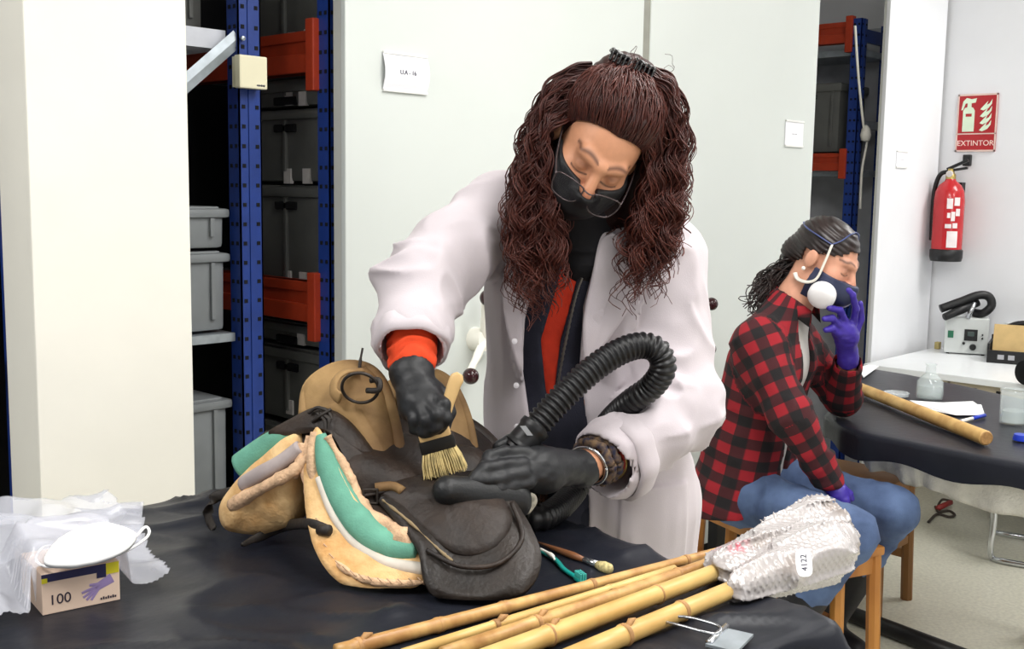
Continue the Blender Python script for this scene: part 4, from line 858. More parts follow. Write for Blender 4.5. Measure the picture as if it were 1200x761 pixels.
# left pad
mk('pad', *pillow(O3([(356, 505, 1.84), (322, 528, 1.86), (290, 558, 1.885), (272, 588, 1.905), (277, 611, 1.90), (308, 619, 1.885), (342, 613, 1.86), (359, 598, 1.84), (361, 548, 1.83)]), .022, .07, noise=.006), M_cream, sd, smooth=True)
mk('pad_top_cloth', *tube(catmull(O3([(354, 502, 1.845), (333, 514, 1.855), (308, 531, 1.87), (286, 549, 1.885)]), 20), np.linspace(.017, .024, 20), 16, flat=np.linspace(.02, .03, 20)), M_green, sd, smooth=True)
mk('pad_lining', *tube(catmull(O3([(352, 524, 1.795), (330, 542, 1.80), (306, 556, 1.815), (288, 568, 1.84)]), 18), np.linspace(.012, .016, 18), 12), M_lilac, sd, smooth=True)
mk('pad_flap_edge', *tube(catmull(O3([(362, 536, 1.785), (342, 553, 1.78), (315, 568, 1.79), (290, 582, 1.815), (274, 592, 1.85)]), 24), np.linspace(.009, .012, 24)*rw(24, 0.30, 1), 10), M_torn, sd, smooth=True)
mk('pad_rim', *tube(catmull(O3([(352, 496, 1.84), (322, 512, 1.86), (292, 536, 1.88), (284, 542, 1.885)]), 20), .007*rw(20, 0.35, 2), 8), M_torn, sd, smooth=True)
# right pad
mk('pad', *pillow(O3([(362, 545, 1.80), (375, 508, 1.81), (390, 530, 1.79), (420, 590, 1.74), (470, 640, 1.70), (497, 655, 1.68), (499, 688, 1.65), (470, 697, 1.645), (438, 699, 1.645), (402, 688, 1.66), (376, 655, 1.69), (363, 605, 1.75)]), .012, .05, noise=.006, center=W(415, 630, 1.73)), M_cream, sd, smooth=True)
mk('pad_top_cloth', *tube(catmull(O3([(376, 510, 1.785), (385, 545, 1.765), (402, 585, 1.735), (430, 622, 1.70), (462, 641, 1.68), (490, 645, 1.665)]), 40), np.interp(np.linspace(0, 1, 40), [0, .2, .55, .8, 1], [.008, .021, .027, .024, .014]), 16, flat=np.interp(np.linspace(0, 1, 40), [0, .2, .55, .8, 1], [.01, .02, .022, .022, .014])), M_green, sd, smooth=True)
mk('pad_lining', *tube(catmull(O3([(374, 560, 1.75), (392, 605, 1.715), (420, 640, 1.683), (455, 660, 1.66), (497, 668, 1.645)]), 30), np.linspace(.007, .011, 30), 12), M_felt, sd, smooth=True)
mk('pad_seam', *tube(catmull(O3([(366, 565, 1.765), (372, 610, 1.72), (388, 652, 1.675), (418, 676, 1.635), (455, 684, 1.622), (498, 683, 1.625)]), 40), .0045*rw(40, 0.45, 3), 8), M_torn, sd, smooth=True)
mk('torn_edge', *tube(catmull(O3([(384, 512, 1.775), (400, 540, 1.762), (414, 566, 1.748), (424, 590, 1.73), (445, 612, 1.71), (466, 626, 1.69), (486, 643, 1.66)]), 44), np.interp(np.linspace(0, 1, 44), [0, .4, .7, .9, 1], [.006, .008, .013, .016, .006])*rw(44, 0.35, 4), 10), M_torn, sd, smooth=True)
for k, q in enumerate([[(366, 512, 1.80), (360, 545, 1.785), (361, 575, 1.775), (369, 608, 1.76)], [(371, 508, 1.795), (366, 540, 1.775), (372, 575, 1.755), (380, 600, 1.74)], [(357, 520, 1.80), (352, 545, 1.79), (345, 560, 1.79)]]):
    mk('torn_strip', *tube(catmull(O3(q), 20), np.linspace(.011, .006, 20)*rw(20, 0.35, 5), 8), M_torn, sd, smooth=True)
# stitches along the pad seam
sp = catmull(O3([(370, 600, 1.715), (386, 648, 1.668), (416, 673, 1.628), (455, 681, 1.615), (496, 680, 1.618)]), 30)
for i in range(2, 29, 2): mk('stitch', *tube([sp[i]+[-.004, 0, .004], sp[i]+[.004, 0, -.004]], .0012, 5), M_torn, sd)
# dark leather over the front arch
mk('arch_leather', *pillow(O3([(318, 506, 1.86), (345, 490, 1.85), (372, 478, 1.84), (398, 486, 1.82), (425, 512, 1.81), (450, 545, 1.80), (474, 566, 1.79), (440, 580, 1.765), (420, 560, 1.77), (402, 528, 1.785), (384, 506, 1.80), (358, 500, 1.82), (330, 512, 1.85)]), .014, .018, center=W(396, 505, 1.81), noise=.003), M_leather, sd, smooth=True)
# flap
fl_o = O3([(428, 566, 1.775), (470, 556, 1.80), (520, 552, 1.83), (565, 556, 1.83), (600, 585, 1.76), (627, 630, 1.68), (634, 662, 1.635), (618, 692, 1.60), (580, 711, 1.585), (545, 713, 1.583), (513, 704, 1.59), (496, 680, 1.61), (489, 645, 1.645), (462, 610, 1.70)])
flp = mk('flap', *pillow(fl_o, .022, .008, center=W(545, 630, 1.70), smoothn=80, noise=.002), M_flap, sd, smooth=True)
sk_ = catmull(O3([(500, 645, 1.634), (540, 664, 1.612), (585, 660, 1.622), (612, 630, 1.665), (600, 590, 1.72)]), 40)
mk('skirt_seam', *tube(sk_, .004, 8), M_leather, flp, smooth=True)
mk('small_flap', *pillow(O3([(440, 575, 1.755), (475, 560, 1.775), (530, 560, 1.79), (575, 575, 1.77), (600, 605, 1.705), (585, 640, 1.655), (545, 652, 1.64), (510, 635, 1.655), (470, 600, 1.715)]), .018, .008, smoothn=72, noise=.003), M_leather, sd, smooth=True)
mk('flap_stitching', *tube(catmull(O3([(448, 586, 1.728), (480, 612, 1.682), (515, 645, 1.638), (530, 658, 1.622)]), 30), .0022*rw(30, 0.65, 6), 6), mat('thread_pale', (140, 122, 92), .9), flp, smooth=True)
# seat
mk('seat', *pillow(O3([(440, 500, 1.90), (475, 488, 1.95), (530, 495, 1.99), (575, 528, 2.0), (604, 560, 1.97), (600, 590, 1.88), (560, 590, 1.82), (500, 585, 1.80), (455, 570, 1.80)]), .012, .03, noise=.003), M_leather, sd, smooth=True)
mk('seat_roll', *tube(catmull(O3([(470, 480, 1.99), (520, 490, 2.02), (560, 512, 2.03), (590, 545, 2.02), (615, 575, 1.97)]), 24), .022, 12), M_leather, sd, smooth=True)
# tan arches
mk('pommel_arch', *pillow(O3([(354, 488, 1.885), (356, 462, 1.90), (370, 441, 1.91), (392, 430, 1.915), (418, 428, 1.91), (440, 442, 1.90), (455, 468, 1.88), (465, 505, 1.86), (470, 545, 1.84), (468, 565, 1.82), (450, 568, 1.81), (436, 545, 1.82), (418, 512, 1.835), (395, 490, 1.85), (372, 484, 1.87)]), .022, .030, center=W(420, 475, 1.875), smoothn=90, noise=.004), M_tan, sd, smooth=True)
mk('pommel_roll', *tube(catmull(O3([(356, 487, 1.87), (362, 452, 1.90), (392, 431, 1.91), (425, 430, 1.905), (446, 446, 1.89), (459, 480, 1.86), (469, 530, 1.835), (468, 562, 1.81)]), 40), .010, 10), M_tan, sd, smooth=True)
mk('cantle_arch', *pillow(O3([(440, 470, 2.0), (455, 450, 2.02), (480, 440, 2.03), (505, 436, 2.03), (526, 447, 2.02), (542, 472, 2.0), (553, 505, 1.975), (556, 535, 1.95), (548, 547, 1.935), (532, 545, 1.93), (524, 520, 1.94), (512, 492, 1.96), (490, 476, 1.98), (465, 476, 1.99)]), .018, .026, center=W(512, 470, 1.985), smoothn=90, noise=.003), M_tan, sd, smooth=True)
mk('cantle_roll', *tube(catmull(O3([(445, 462, 2.0), (478, 441, 2.02), (508, 438, 2.02), (530, 453, 2.005), (547, 490, 1.975), (555, 535, 1.94), (545, 548, 1.925)]), 40), .010, 10), M_tan, sd, smooth=True)
# torn tan tab with ring and thong on the pommel
mk('leather_tab', *tube(catmull(O3([(425, 434, 1.865), (405, 436, 1.85), (393, 446, 1.838), (391, 460, 1.828), (399, 467, 1.818)]), 24), .011, 8, flat=.004), M_tan, sd, smooth=True)
rc = W(422, 455, 1.805); th = np.linspace(0, 2*np.pi, 40); 
ring = mk('iron_ring', *tube([rc+_r*.030*math.cos(t)+unit(_u*.8-_fw*.5)*.030*math.sin(t) for t in th], .0028, 8), M_iron, sd, smooth=True)
mk('thong', *tube(catmull(O3([(421, 441, 1.88), (422, 425, 1.885), (425, 408, 1.89)]), 10), [.003]*6+[.002]*4, 6), M_strap, sd, smooth=True)
mk('knot', *tube(catmull(O3([(430, 458, 1.81), (444, 457, 1.80), (444, 446, 1.805), (434, 446, 1.81)]), 16), .005, 8), M_strap, sd, smooth=True)
# ties, straps, buckle
for q in ([(372, 484, 1.812), (382, 495, 1.80), (380, 520, 1.79), (376, 541, 1.785)], [(376, 484, 1.81), (386, 492, 1.80), (385, 508, 1.795)], [(362, 484, 1.82), (372, 478, 1.815), (384, 482, 1.81), (390, 492, 1.805)], [(366, 494, 1.81), (378, 486, 1.805), (388, 480, 1.81)]):
    mk('leather_tie', *tube(catmull(O3(q), 18), .0048, 8, flat=.003), M_strap, sd, smooth=True)
def strap(l, w, nm='strap', th_=.0022): return mk(nm, *tube(catmull(O3(l), 26), w, 8, flat=th_, flatdir=unit(_u)), M_strap, sd, smooth=True)
mk('strap', *tube(catmull([W(285, 575, 1.90), W(262, 579, 1.93), W(247, 588, 1.93), Ph(244, 605, ZT+.02), Ph(250, 622, ZT+.006)], 26), .010, 8, flat=.0025, flatdir=unit(_u+.6*_r)), M_strap, sd, smooth=True)
mk('strap', *tube(catmull([W(384, 622, 1.70), W(360, 614, 1.72), Ph(330, 618, ZT+.03), Ph(300, 632, ZT+.012), Ph(284, 642, ZT+.005)], 26), .009, 8, flat=.003, flatdir=unit(_u)), M_strap, sd, smooth=True)
mk('strap_end', *tube(O3([(374, 621, 1.695), (386, 622, 1.685)]), .009, 10), M_strap, sd, smooth=True)
mk('buckle_strap', *tube(catmull(O3([(425, 580, 1.742), (445, 576, 1.748), (470, 566, 1.762)]), 14), .010, 8, flat=.004), M_leather, sd, smooth=True)
bk = W(434, 582, 1.735)
for dx, dy in ((-1, 0), (1, 0), (0, 1), (0, -1)):
    a_ = bk+_r*.011*dx+_u*.011*dy; e = _u if dx else _r; mk('buckle', *tube([a_-e*.012, a_+e*.012], .0022, 6), M_iron, sd)
mk('stuffing_roll', *tube(catmull(O3([(440, 572, 1.745), (460, 570, 1.745), (472, 576, 1.735)]), 8), .008, 8), M_tan, sd, smooth=True)
mk('dangling_string', *tube(catmull(O3([(330, 508, 1.87), (315, 508, 1.88), (300, 520, 1.90)]), 10), .006, 6), M_strap, sd, smooth=True)
# ================================================================== FLAT BRUSH
M_bwood = mat('brush_wood', (214, 178, 122), 0.45, var=.06, scale=20)
YB = 1.77
fb = thing('flat_brush', W(503, 552, YB), 'wide flat brush with pale wooden handle held by the gloved hand', 'brush')
hd = catmull(O3([(513, 512, YB), (519, 495, YB+.003), (526, 470, YB+.008), (533, 449, YB+.01), (539, 438, YB+.012)]), 24)
mk('handle', *tube(hd, np.interp(np.linspace(0, 1, 24), [0, .15, .5, .85, 1], [.014, .009, .010, .012, .005]), 12, flat=np.interp(np.linspace(0, 1, 24), [0, .5, 1], [.007, .006, .003]), flatdir=_r), M_bwood, fb, smooth=True)
fx = unit(W(530, 506, YB)-W(494, 516, YB)); fd = unit(W(500, 545, YB)-W(514, 508, YB)); fd = unit(fd-fx*(fd@fx)); fn_ = np.cross(fx, fd); fc = W(511, 515, YB)
AXB = np.array([fx, fd, fn_])
mk('shoulder', *boxg(fc-fd*.008, (.026, .009, .009), AXB, .004), M_bwood, fb, smooth=True, flat=40)
mk('ferrule', *boxg(fc+fd*.008, (.029, .011, .010), AXB, .003), mat('ferrule_dark', (52, 50, 48), .35, .7, var=.1), fb, smooth=True, flat=40)
br = MB()
for i in range(420):
    x = random.uniform(-1, 1); y = random.uniform(-1, 1); a_ = fc+fx*.026*x+fn_*.008*y+fd*.016; l = .042+random.uniform(-.004, .004)
    b_ = a_+fd*l+fx*(.009*x+random.uniform(-.003, .003))+fn_*(.007*y+random.uniform(-.002, .002)); m_ = (a_+b_)/2+fx*.002*x
    br.add(tube([a_, m_, b_], [.0011, .0011, .0006], 4, cap=False))
br.build('bristles', mat('bristle_pale', (212, 190, 132), .8, var=.2, scale=60), fb, smooth=True, kind='stuff')
# ================================================================== PEOPLE
def head_frame(C, Fv, Uv):
    ey = unit(Fv); ez = unit(np.asarray(Uv)-ey*(np.asarray(Uv)@ey)); ex = np.cross(ey, ez); 
    return np.array([ex, ey, ez])   # rows
class Head:
    def __init__(s, C, Fv, Uv, k=1.0): s.C = np.asarray(C, float); s.A = head_frame(C, Fv, Uv); s.k = k
    def w(s, x, y, z): return s.C+s.k*(x*s.A[0]+y*s.A[1]+z*s.A[2])
    def loc(s, P): return ((np.asarray(P)-s.C)@s.A.T)/s.k
    def build(s, v, neck, rn=.052):
        k = s.k; E = lambda c, r, kk=.012, op='add': v.ell(s.w(*c), np.array(r)*k, s.A, kk*k, op)
        E((0, -.012, .03), (.074, .094, .084)); E((0, .035, -.025), (.062, .062, .088), .03); E((0, .062, -.098), (.030, .028, .022), .03)
        for q in (-1, 1):
            E((q*.040, .062, -.030), (.028, .028, .028), .025); E((q*.052, .02, -.075), (.018, .04, .025), .03)
            v.cap(s.w(q*.040, .080, .028), s.w(q*.008, .093, .022), .010*k, .009*k, .015*k)
            E((q*.031, .101, .004), (.017, .012, .011), .010, 'sub'); E((q*.031, .077, .004), (.0155, .0165, .0150), .004)
            E((q*.078, -.010, -.008), (.010, .019, .030), .006); E((q*.012, .106, -.030), (.008, .009, .008), .006)
        v.cap(s.w(0, .093, .016), s.w(0, .117, -.026), .008*k, .0125*k, .010*k)
        v.cap(s.w(-.018, .094, -.057), s.w(.018, .094, -.057), .007*k, .007*k, .008*k); v.cap(s.w(-.014, .094, -.066), s.w(.014, .094, -.066), .008*k, .008*k, .006*k)
        v.cap(s.w(0, -.028, -.06), neck, rn*k, rn*1.1, .03)
def skin_colors(V, H, base, brow, lip):
    L = H.loc(V); c = np.tile(np.array(lin(base)), (len(V), 1)); inh = (L[:, 1] > .03) & (np.abs(L[:, 0]) < .075)
    def mixin(col, w):
        nonlocal c; c = c*(1-w[:, None])+np.array(lin(col))*w[:, None]
    ax = np.abs(L[:, 0])
    mixin((196, 112, 96), .35*np.exp(-((ax-.042)**2+(L[:, 2]+.03)**2)/.0005)*inh); mixin((188, 104, 84), .5*np.exp(-((L[:, 0])**2+(L[:, 2]+.028)**2)/.00018)*inh)
    bz = .030+.006*np.sin(np.clip((ax-.01)/.045, 0, 1)*np.pi); mixin(brow, .8*np.exp(-((L[:, 2]-bz)/.0035)**2)*((ax > .010) & (ax < .055))*inh)
    mixin((120, 72, 62), .5*np.exp(-((L[:, 2]-.010)/.006)**2-((ax-.031)/.014)**2)*inh)
    lz = -.004-.004*np.cos(np.clip((ax-.031)/.017, -1, 1)*1.57); mixin((30, 18, 16), .9*np.exp(-((L[:, 2]-lz)/.0018)**2)*(np.abs(ax-.031) < .017)*inh)
    mixin(lip, .8*np.exp(-((L[:, 2]+.062)/.008)**2-(L[:, 0]/.022)**2)*inh)
    return c
def fingers(v, fs, r=.0095, k=.006):
    for f in fs:
        P = O3(f); rs = np.linspace(r*1.08, r*.85, len(P)); v.chain(P, list(rs), k)
def pv(*a): return W(*a)
def grid_for(pts, pad, h): 
    P = np.asarray(pts); lo = P.min(0)-pad; hi = P.max(0)+pad; return [np.arange(lo[i], hi[i]+h, h) for i in range(3)]
M_skin = mat('skin', (208, 150, 122), 0.5, var=.03, scale=60, attr='Col', bump=.05, bscale=300)
M_coat = mat('coat_cotton', (202, 193, 198), 0.85, var=.02, scale=10, bump=.12, bscale=500, sheen=.1)
M_sweat = mat('sweater_red', (196, 50, 24), 0.9, var=.06, scale=40, bump=.2, bscale=400)
M_vest = mat('navy_fleece', (34, 35, 48), 0.9, var=.08, scale=40, bump=.2, bscale=300)
M_glove = mat('glove_black', (30, 31, 34), 0.5, var=.06, scale=20, bump=.15, bscale=120)
M_trous = mat('trousers_navy', (30, 31, 44), 0.9, var=.06, scale=30)
# ------------------------------------------------------------------ standing person
def clear_table(v):
    """keep a garment out of the table and its hanging sheet"""
    P = v.pts(tuple(slice(0, len(q)) for q in (v.x, v.y, v.z))); v.D = np.maximum(v.D, np.minimum((P-C0)@e1+.075, HT+.03-P[..., 2]).astype(np.float32))
NB = pv(692, 288, 2.16); RS, RE, RW_ = pv(585, 252, 2.17), pv(482, 342, 1.99), pv(483, 436, 1.84)
LS, LE, LW = pv(775, 300, 2.18), pv(799, 478, 2.12), pv(694, 543, 1.945)
CH = pv(688, 350, 2.20); WA = pv(688, 480, 2.23); PE = pv(692, 590, 2.25)
H1 = Head(pv(700, 172, 2.03), np.array([-.10, -.80, -.60]), np.array([.47, -.50, .72]), .97)
hipR, hipL = PE+[-.085, 0.0, -.05], PE+[.085, -.02, -.05]; footR, footL = np.array([hipR[0]+.02, hipR[1]+.08, .06]), np.array([hipL[0]+.05, hipL[1]+.10, .06])
kR, kL = (hipR+footR)/2, (hipL+footL)/2
p1 = None
RHAND = dict(palm=[((480, 440, 1.835), (490, 474, 1.795), .026, .033), ((500, 458, 1.81), (506, 474, 1.795), .022, .022)],
    f=[[(508, 462, 1.79), (520, 474, 1.765), (522, 490, 1.76), (516, 505, 1.768)], [(498, 470, 1.775), (511, 486, 1.75), (510, 501, 1.752), (504, 506, 1.765)], [(489, 474, 1.775), (499, 493, 1.752), (497, 506, 1.757), (493, 506, 1.77)], [(479, 474, 1.785), (485, 492, 1.765), (485, 504, 1.768)], [(508, 452, 1.82), (524, 466, 1.81), (527, 484, 1.795), (522, 500, 1.788)]])
LHAND = dict(palm=[((682, 548, 1.921), (630, 548, 1.834), .028, .036), ((640, 560, 1.834), (615, 556, 1.814), .026, .024)],
    f=[[(618, 531, 1.818), (592, 530, 1.798), (573, 535, 1.778), (566, 548, 1.761)], [(613, 543, 1.798), (586, 546, 1.771), (567, 549, 1.753), (557, 557, 1.743)], [(614, 555, 1.788), (589, 560, 1.761), (569, 562, 1.745), (553, 564, 1.736)], [(620, 566, 1.788), (600, 571, 1.768), (585, 573, 1.755), (573, 575, 1.748)], [(640, 532, 1.865), (618, 520, 1.870), (598, 516, 1.860), (583, 523, 1.845)]])
def put_hand(v, hnd, grow=0.0, wrist=None, rw=.028):
    for a_, b_, ra, rb in hnd['palm']: v.cap(pv(*a_), pv(*b_), ra+grow, rb+grow, .02)
    if wrist is not None: v.cap(wrist, pv(*hnd['palm'][0][0]), rw+grow, rw+grow, .012)
    fingers(v, hnd['f'], .0095+grow)
hx, hy, hz = H1.C
xs_ = axis([(-.62, hx-.11, .009), (hx-.11, hx+.11, .0026), (hx+.11, .60, .009)]); ys_ = axis([(1.70, hy-.15, .009), (hy-.15, hy+.10, .0026), (hy+.10, 2.50, .009)])
zs_ = axis([(0.0, hz-.20, .010), (hz-.20, hz+.13, .0026)])
v = Vol(xs_, ys_, zs_)
for a_, b_, ra, rb in [(hipR, kR, .075, .052), (kR, footR, .052, .036), (hipL, kL, .075, .052), (kL, footL, .052, .036), (footR, footR+[-.03, -.15, -.02], .036, .03), (footL, footL+[-.02, -.15, -.02], .036, .03),
                       (PE+[-.06, 0, 0], PE+[.06, 0, 0], .095, .095), (CH+[-.06, 0, 0], CH+[.06, 0, 0], .085, .085), (WA+[-.04, 0, 0], WA+[.04, 0, 0], .085, .085), (PE, CH, .09, .09), (RS, LS, .05, .05), (NB, CH, .05, .08),
                       (RS, RE, .046, .038), (RE, RW_, .038, .027), (LS, LE, .046, .038), (LE, LW, .038, .027)]: v.cap(a_, b_, ra, rb, .03)
put_hand(v, RHAND, -.002, RW_); put_hand(v, LHAND, -.002, LW); H1.build(v, NB+[0, .01, .02]); clear_table(v)
V, Fq = v.mesh()
body1 = mk('person', V, Fq, M_skin, smooth=True, colors=skin_colors(V, H1, (205, 146, 112), (70, 40, 32), (160, 80, 76)), base=[PE[0], PE[1], 0], fix=False)
tag(body1, 'person in white lab coat with curly red-brown hair brushing the saddle', 'person')
# gloves and sweater cuffs
def hand_glove(hnd, wrist, prev, cufflen, nm, m, body, grow=.0012, h=.0032, cr=.034):
    pts = [pv(*q) for f in hnd['f'] for q in f]+[wrist]; v = Vol(*grid_for(pts, .055, h)); put_hand(v, hnd, grow, wrist)
    d = unit(prev-wrist); v.cap(wrist, wrist+d*(cufflen+.02), cr*.88, cr, .01); Pg = v.pts(tuple(slice(0, len(q)) for q in (v.x, v.y, v.z))); v.D = np.maximum(v.D, ((Pg-wrist)@d-cufflen).astype(np.float32))
    V, Fq = v.mesh(); n = vnormals(V, Fq); V = V+n*((vnoise(V*np.array([70, 70, 120]), 3)-.5)*.0022)[:, None]; return mk(nm, V, Fq, m, body, smooth=True, fix=False)
hand_glove(RHAND, RW_, RE, .004, 'glove', M_glove, body1, cr=.0425); hand_glove(LHAND, LW-unit(LE-LW)*.03, LE, .012, 'glove', M_glove, body1)
v = Vol(*grid_for([RW_, RE], .07, .004)); d = unit(RE-RW_); v.cap(RW_+d*.014, RE, .039, .047, .01); V, Fq = v.mesh(); n = vnormals(V, Fq); s = (V-RW_)@d
mk('sweater_cuff', V+n*(.003*np.sin(s*260+8*vnoise(V*30, 2)))[:, None], Fq, mat('sweater_orange', (214, 66, 24), .85, var=.05, scale=40, bump=.15, bscale=400), body1, smooth=True, fix=False)
v = Vol(*grid_for([LW], .075, .004)); d = unit(LE-LW); v.cap(LW+d*.035, LW+d*.05, .034, .034, .01); mk('sweater_cuff', *v.mesh(), mat('sweater_orange', ()), body1, smooth=True, fix=False)
hp_ = O3([(603, 528, 1.855), (622, 507, 1.865), (655, 470, 1.885), (692, 435, 1.91), (725, 413, 1.935), (752, 405, 1.955), (771, 412, 1.96), (777, 432, 1.965), (764, 453, 1.985), (740, 471, 2.01), (716, 493, 2.075), (696, 522, 2.10), (674, 575, 2.085)])
hp_ = np.vstack([hp_, [Ph(634, 607, HT+.033)], [Ph(597, 592, HT+.032)], [Ph(548, 572, HT+.032)], [C0+e1*.12+e2*.06+Z3*.035], [C0+e1*.15-e2*.01+Z3*.042], [C0+e1*.165-e2*.09+Z3*.02], [C0+e1*.17-e2*.15-Z3*.10], [C0+e1*.17-e2*.17-Z3*.3], [C0*[1, 1, 0]+e1*.17-e2*.17+Z3*.25], [C0*[1, 1, 0]+e1*.15-e2*.14+Z3*.04], [C0*[1, 1, 0]+e1*.5-e2*.05+Z3*.028]])
hp_s = catmull(hp_[:16], 90)
def clear_hose(v, r=.027):
    for q0_, q1_ in zip(hp_s[24:-1], hp_s[25:]): v.cap(q0_, q1_, r, r, .004, 'sub')
# ---- coat
h = .0048; xs_ = np.arange(-.40, .50, h); ys_ = np.arange(1.80, 2.46, h); zs_ = np.arange(.42, 1.50, h); v = Vol(xs_, ys_, zs_)
for dx in (-.085, .085):
    v.cap(CH+[dx, .0, .0], WA+[dx, 0, 0], .112, .105, .05); v.cap(WA+[dx, 0, 0], PE+[dx*1.1, 0, 0], .105, .118, .05); v.cap(PE+[dx*1.1, 0, 0], PE+[dx*1.2, .02, -.35], .118, .12, .05)
v.cap(RS+[.01, 0, -.01], NB+[-.05, .02, -.0], .078, .062, .05); v.cap(LS+[-.01, 0, -.01], NB+[.05, .02, -.0], .078, .062, .05); v.cap(NB+[0, .03, 0], CH, .075, .11, .05)
rm = RS+(RE-RS)*.5+[0, .0, .005]
v.cap(RS, rm, .076, .072, .045); v.cap(rm, RE+[.01, 0, 0], .072, .064, .03); fd_ = unit(RW_-RE); v.cap(RE+[.01, 0, 0], RE+fd_*.115, .064, .059, .03)
v.cap(LS, LE, .078, .066, .045); ld = unit(LW-LE); v.cap(LE, LE+ld*.10, .066, .058, .03); v.cap(LE+ld*.10, LW-ld*.05, .058, .060, .03)
v.cap(LE+ld*.12+[0, 0, -.02], LW-ld*.05+[.005, 0, -.034], .045, .05, .03)
P = v.pts(tuple(slice(0, len(q)) for q in (v.x, v.y, v.z)))
# cloth folds
def seg(P, a, b):
    ba = b-a; t = np.clip(((P-a)@ba)/(ba@ba), 0, 1); return t, np.linalg.norm(P-a-t[..., None]*ba, axis=-1)
ridge = lambda Q, sd: 1-np.abs(2*vnoise(Q, sd)-1)
near = np.abs(v.D) < .03; Pn = P[near].astype(np.float64)
tR, dR = seg(Pn, RS, RE); tR2, dR2 = seg(Pn, RE, RW_); tL, dL = seg(Pn, LS, LE); tL2, dL2 = seg(Pn, LE, LW)
arm = np.minimum(np.minimum(dR, dR2), np.minimum(dL, dL2)) < .10
el = np.exp(-(np.linalg.norm(Pn-RE, axis=1)/.11)**2)+np.exp(-(np.linalg.norm(Pn-LE-ld*.03, axis=1)/.11)**2)
rotR = np.array([unit(RE-RS), unit(np.cross(RE-RS, [0, 1., 0])), [0, 1., 0]])
f1 = ridge((Pn@rotR.T)*np.array([20, 9, 11])+[0, 0, 0], 11)**2; f2 = ridge(Pn*np.array([13, 9, 24]), 12)**2; f3 = ridge(Pn*np.array([26, 14, 5]), 13)**2
disp = np.where(arm, (.011+.026*np.clip(el, 0, 1))*(f1*.7+f2*.5)-.005, .006*f3+.008*ridge(Pn*np.array([12, 8, 3]), 14)**3-.002)
# front opening of the coat
zed = lambda l: (np.array([pv(*q)[2] for q in l])[::-1], np.array([pv(*q)[0] for q in l])[::-1])
zl, xl = zed([(672, 262, 2.06), (645, 300, 2.06), (617, 350, 2.08), (612, 430, 2.10), (622, 500, 2.12), (628, 600, 2.14), (625, 760, 2.14)]); zr, xr = zed([(705, 262, 2.06), (700, 300, 2.06), (684, 360, 2.08), (680, 430, 2.10), (688, 500, 2.12), (690, 600, 2.14), (690, 760, 2.14)])
XL, XR = np.interp(Pn[:, 2], zl, xl), np.interp(Pn[:, 2], zr, xr)
front = (Pn[:, 1] < 2.2) & ~((dL2 < .085) | (dL < .06))
# lapels and pocket stand proud of the cloth
zc1 = pv(690, 290, 2.06)[2]; zc2 = pv(690, 450, 2.1)[2]; lw = .055*np.clip((Pn[:, 2]-zc2)/(zc1-zc2), 0, 1)+.010
lap = front & (((Pn[:, 0] > XR) & (Pn[:, 0] < XR+lw)) | ((Pn[:, 0] < XL) & (Pn[:, 0] > XL-lw))) & (Pn[:, 2] > zc2-.0)
disp = disp+.011*lap
pk0, pk1 = pv(728, 572, 2.1), pv(796, 660, 2.1); pkt = front & (Pn[:, 0] > pk0[0]) & (Pn[:, 0] < pk1[0]+.02) & (Pn[:, 2] < pk0[2]) & (Pn[:, 2] > pk1[2]-.06); disp = disp+.008*pkt
D = v.D[near]-disp
op = np.minimum(Pn[:, 0]-XL, XR-Pn[:, 0]); op = np.where(front, np.minimum(op, 2.19-Pn[:, 1]), -.1); D = np.maximum(D, op)
v.D[near] = D; far = ~near
# also carve inside the opening where the field is deep
Pf = P[far].astype(np.float64); XLf, XRf = np.interp(Pf[:, 2], zl, xl), np.interp(Pf[:, 2], zr, xr); tq, dq = seg(Pf, LE, LW); tq2, dq2 = seg(Pf, LS, LE)
opf = np.minimum(Pf[:, 0]-XLf, XRf-Pf[:, 0]); opf = np.where((Pf[:, 1] < 2.2) & (dq > .085) & (dq2 > .06), np.minimum(opf, 2.19-Pf[:, 1]), -.1); v.D[far] = np.maximum(v.D[far], opf)
# hollow cuffs
v.cap(RE+fd_*.09, RE+fd_*.2, .050, .055, .004, 'sub'); v.cap(LW-ld*.09+[0, 0, -.012], LW+ld*.05+[0, 0, -.012], .056, .064, .004, 'sub')
clear_table(v); clear_hose(v); V, Fq = v.mesh(); V = smoothverts(V, Fq, 1, .4)
coat = mk('lab_coat', V, Fq, M_coat, body1, smooth=True, fix=False)
# folded cuffs
def ring_cuff(c, d, r, w, nm, squash=None):
    th = np.linspace(0, 2*np.pi, 40, endpoint=False); u = unit(np.cross(d, [0, 1., 0])); w_ = np.cross(d, u); V = []
    for (rr, s) in [(r-.008, 0), (r-.002, 0), (r+.003, w*.15), (r+.004, w*.5), (r+.002, w), (r-.006, w)]:
        wob = 1+.05*np.sin(th*3+1)+.03*np.sin(th*7); Q = c+d*s+np.outer(np.cos(th)*rr*wob, u)+np.outer(np.sin(th)*rr*wob, w_); V.append(Q)
    V = np.vstack(V); f = [(i*40+j, i*40+(j+1) % 40, (i+1)*40+(j+1) % 40, (i+1)*40+j) for i in range(5) for j in range(40)]
    return mk(nm, V, f, M_coat, coat, smooth=True)
ring_cuff(RE+fd_*.10, fd_, .062, .045, 'turned_cuff'); ring_cuff(LW-ld*.10+[.003, 0, -.016], ld, .075, .05, 'turned_cuff')
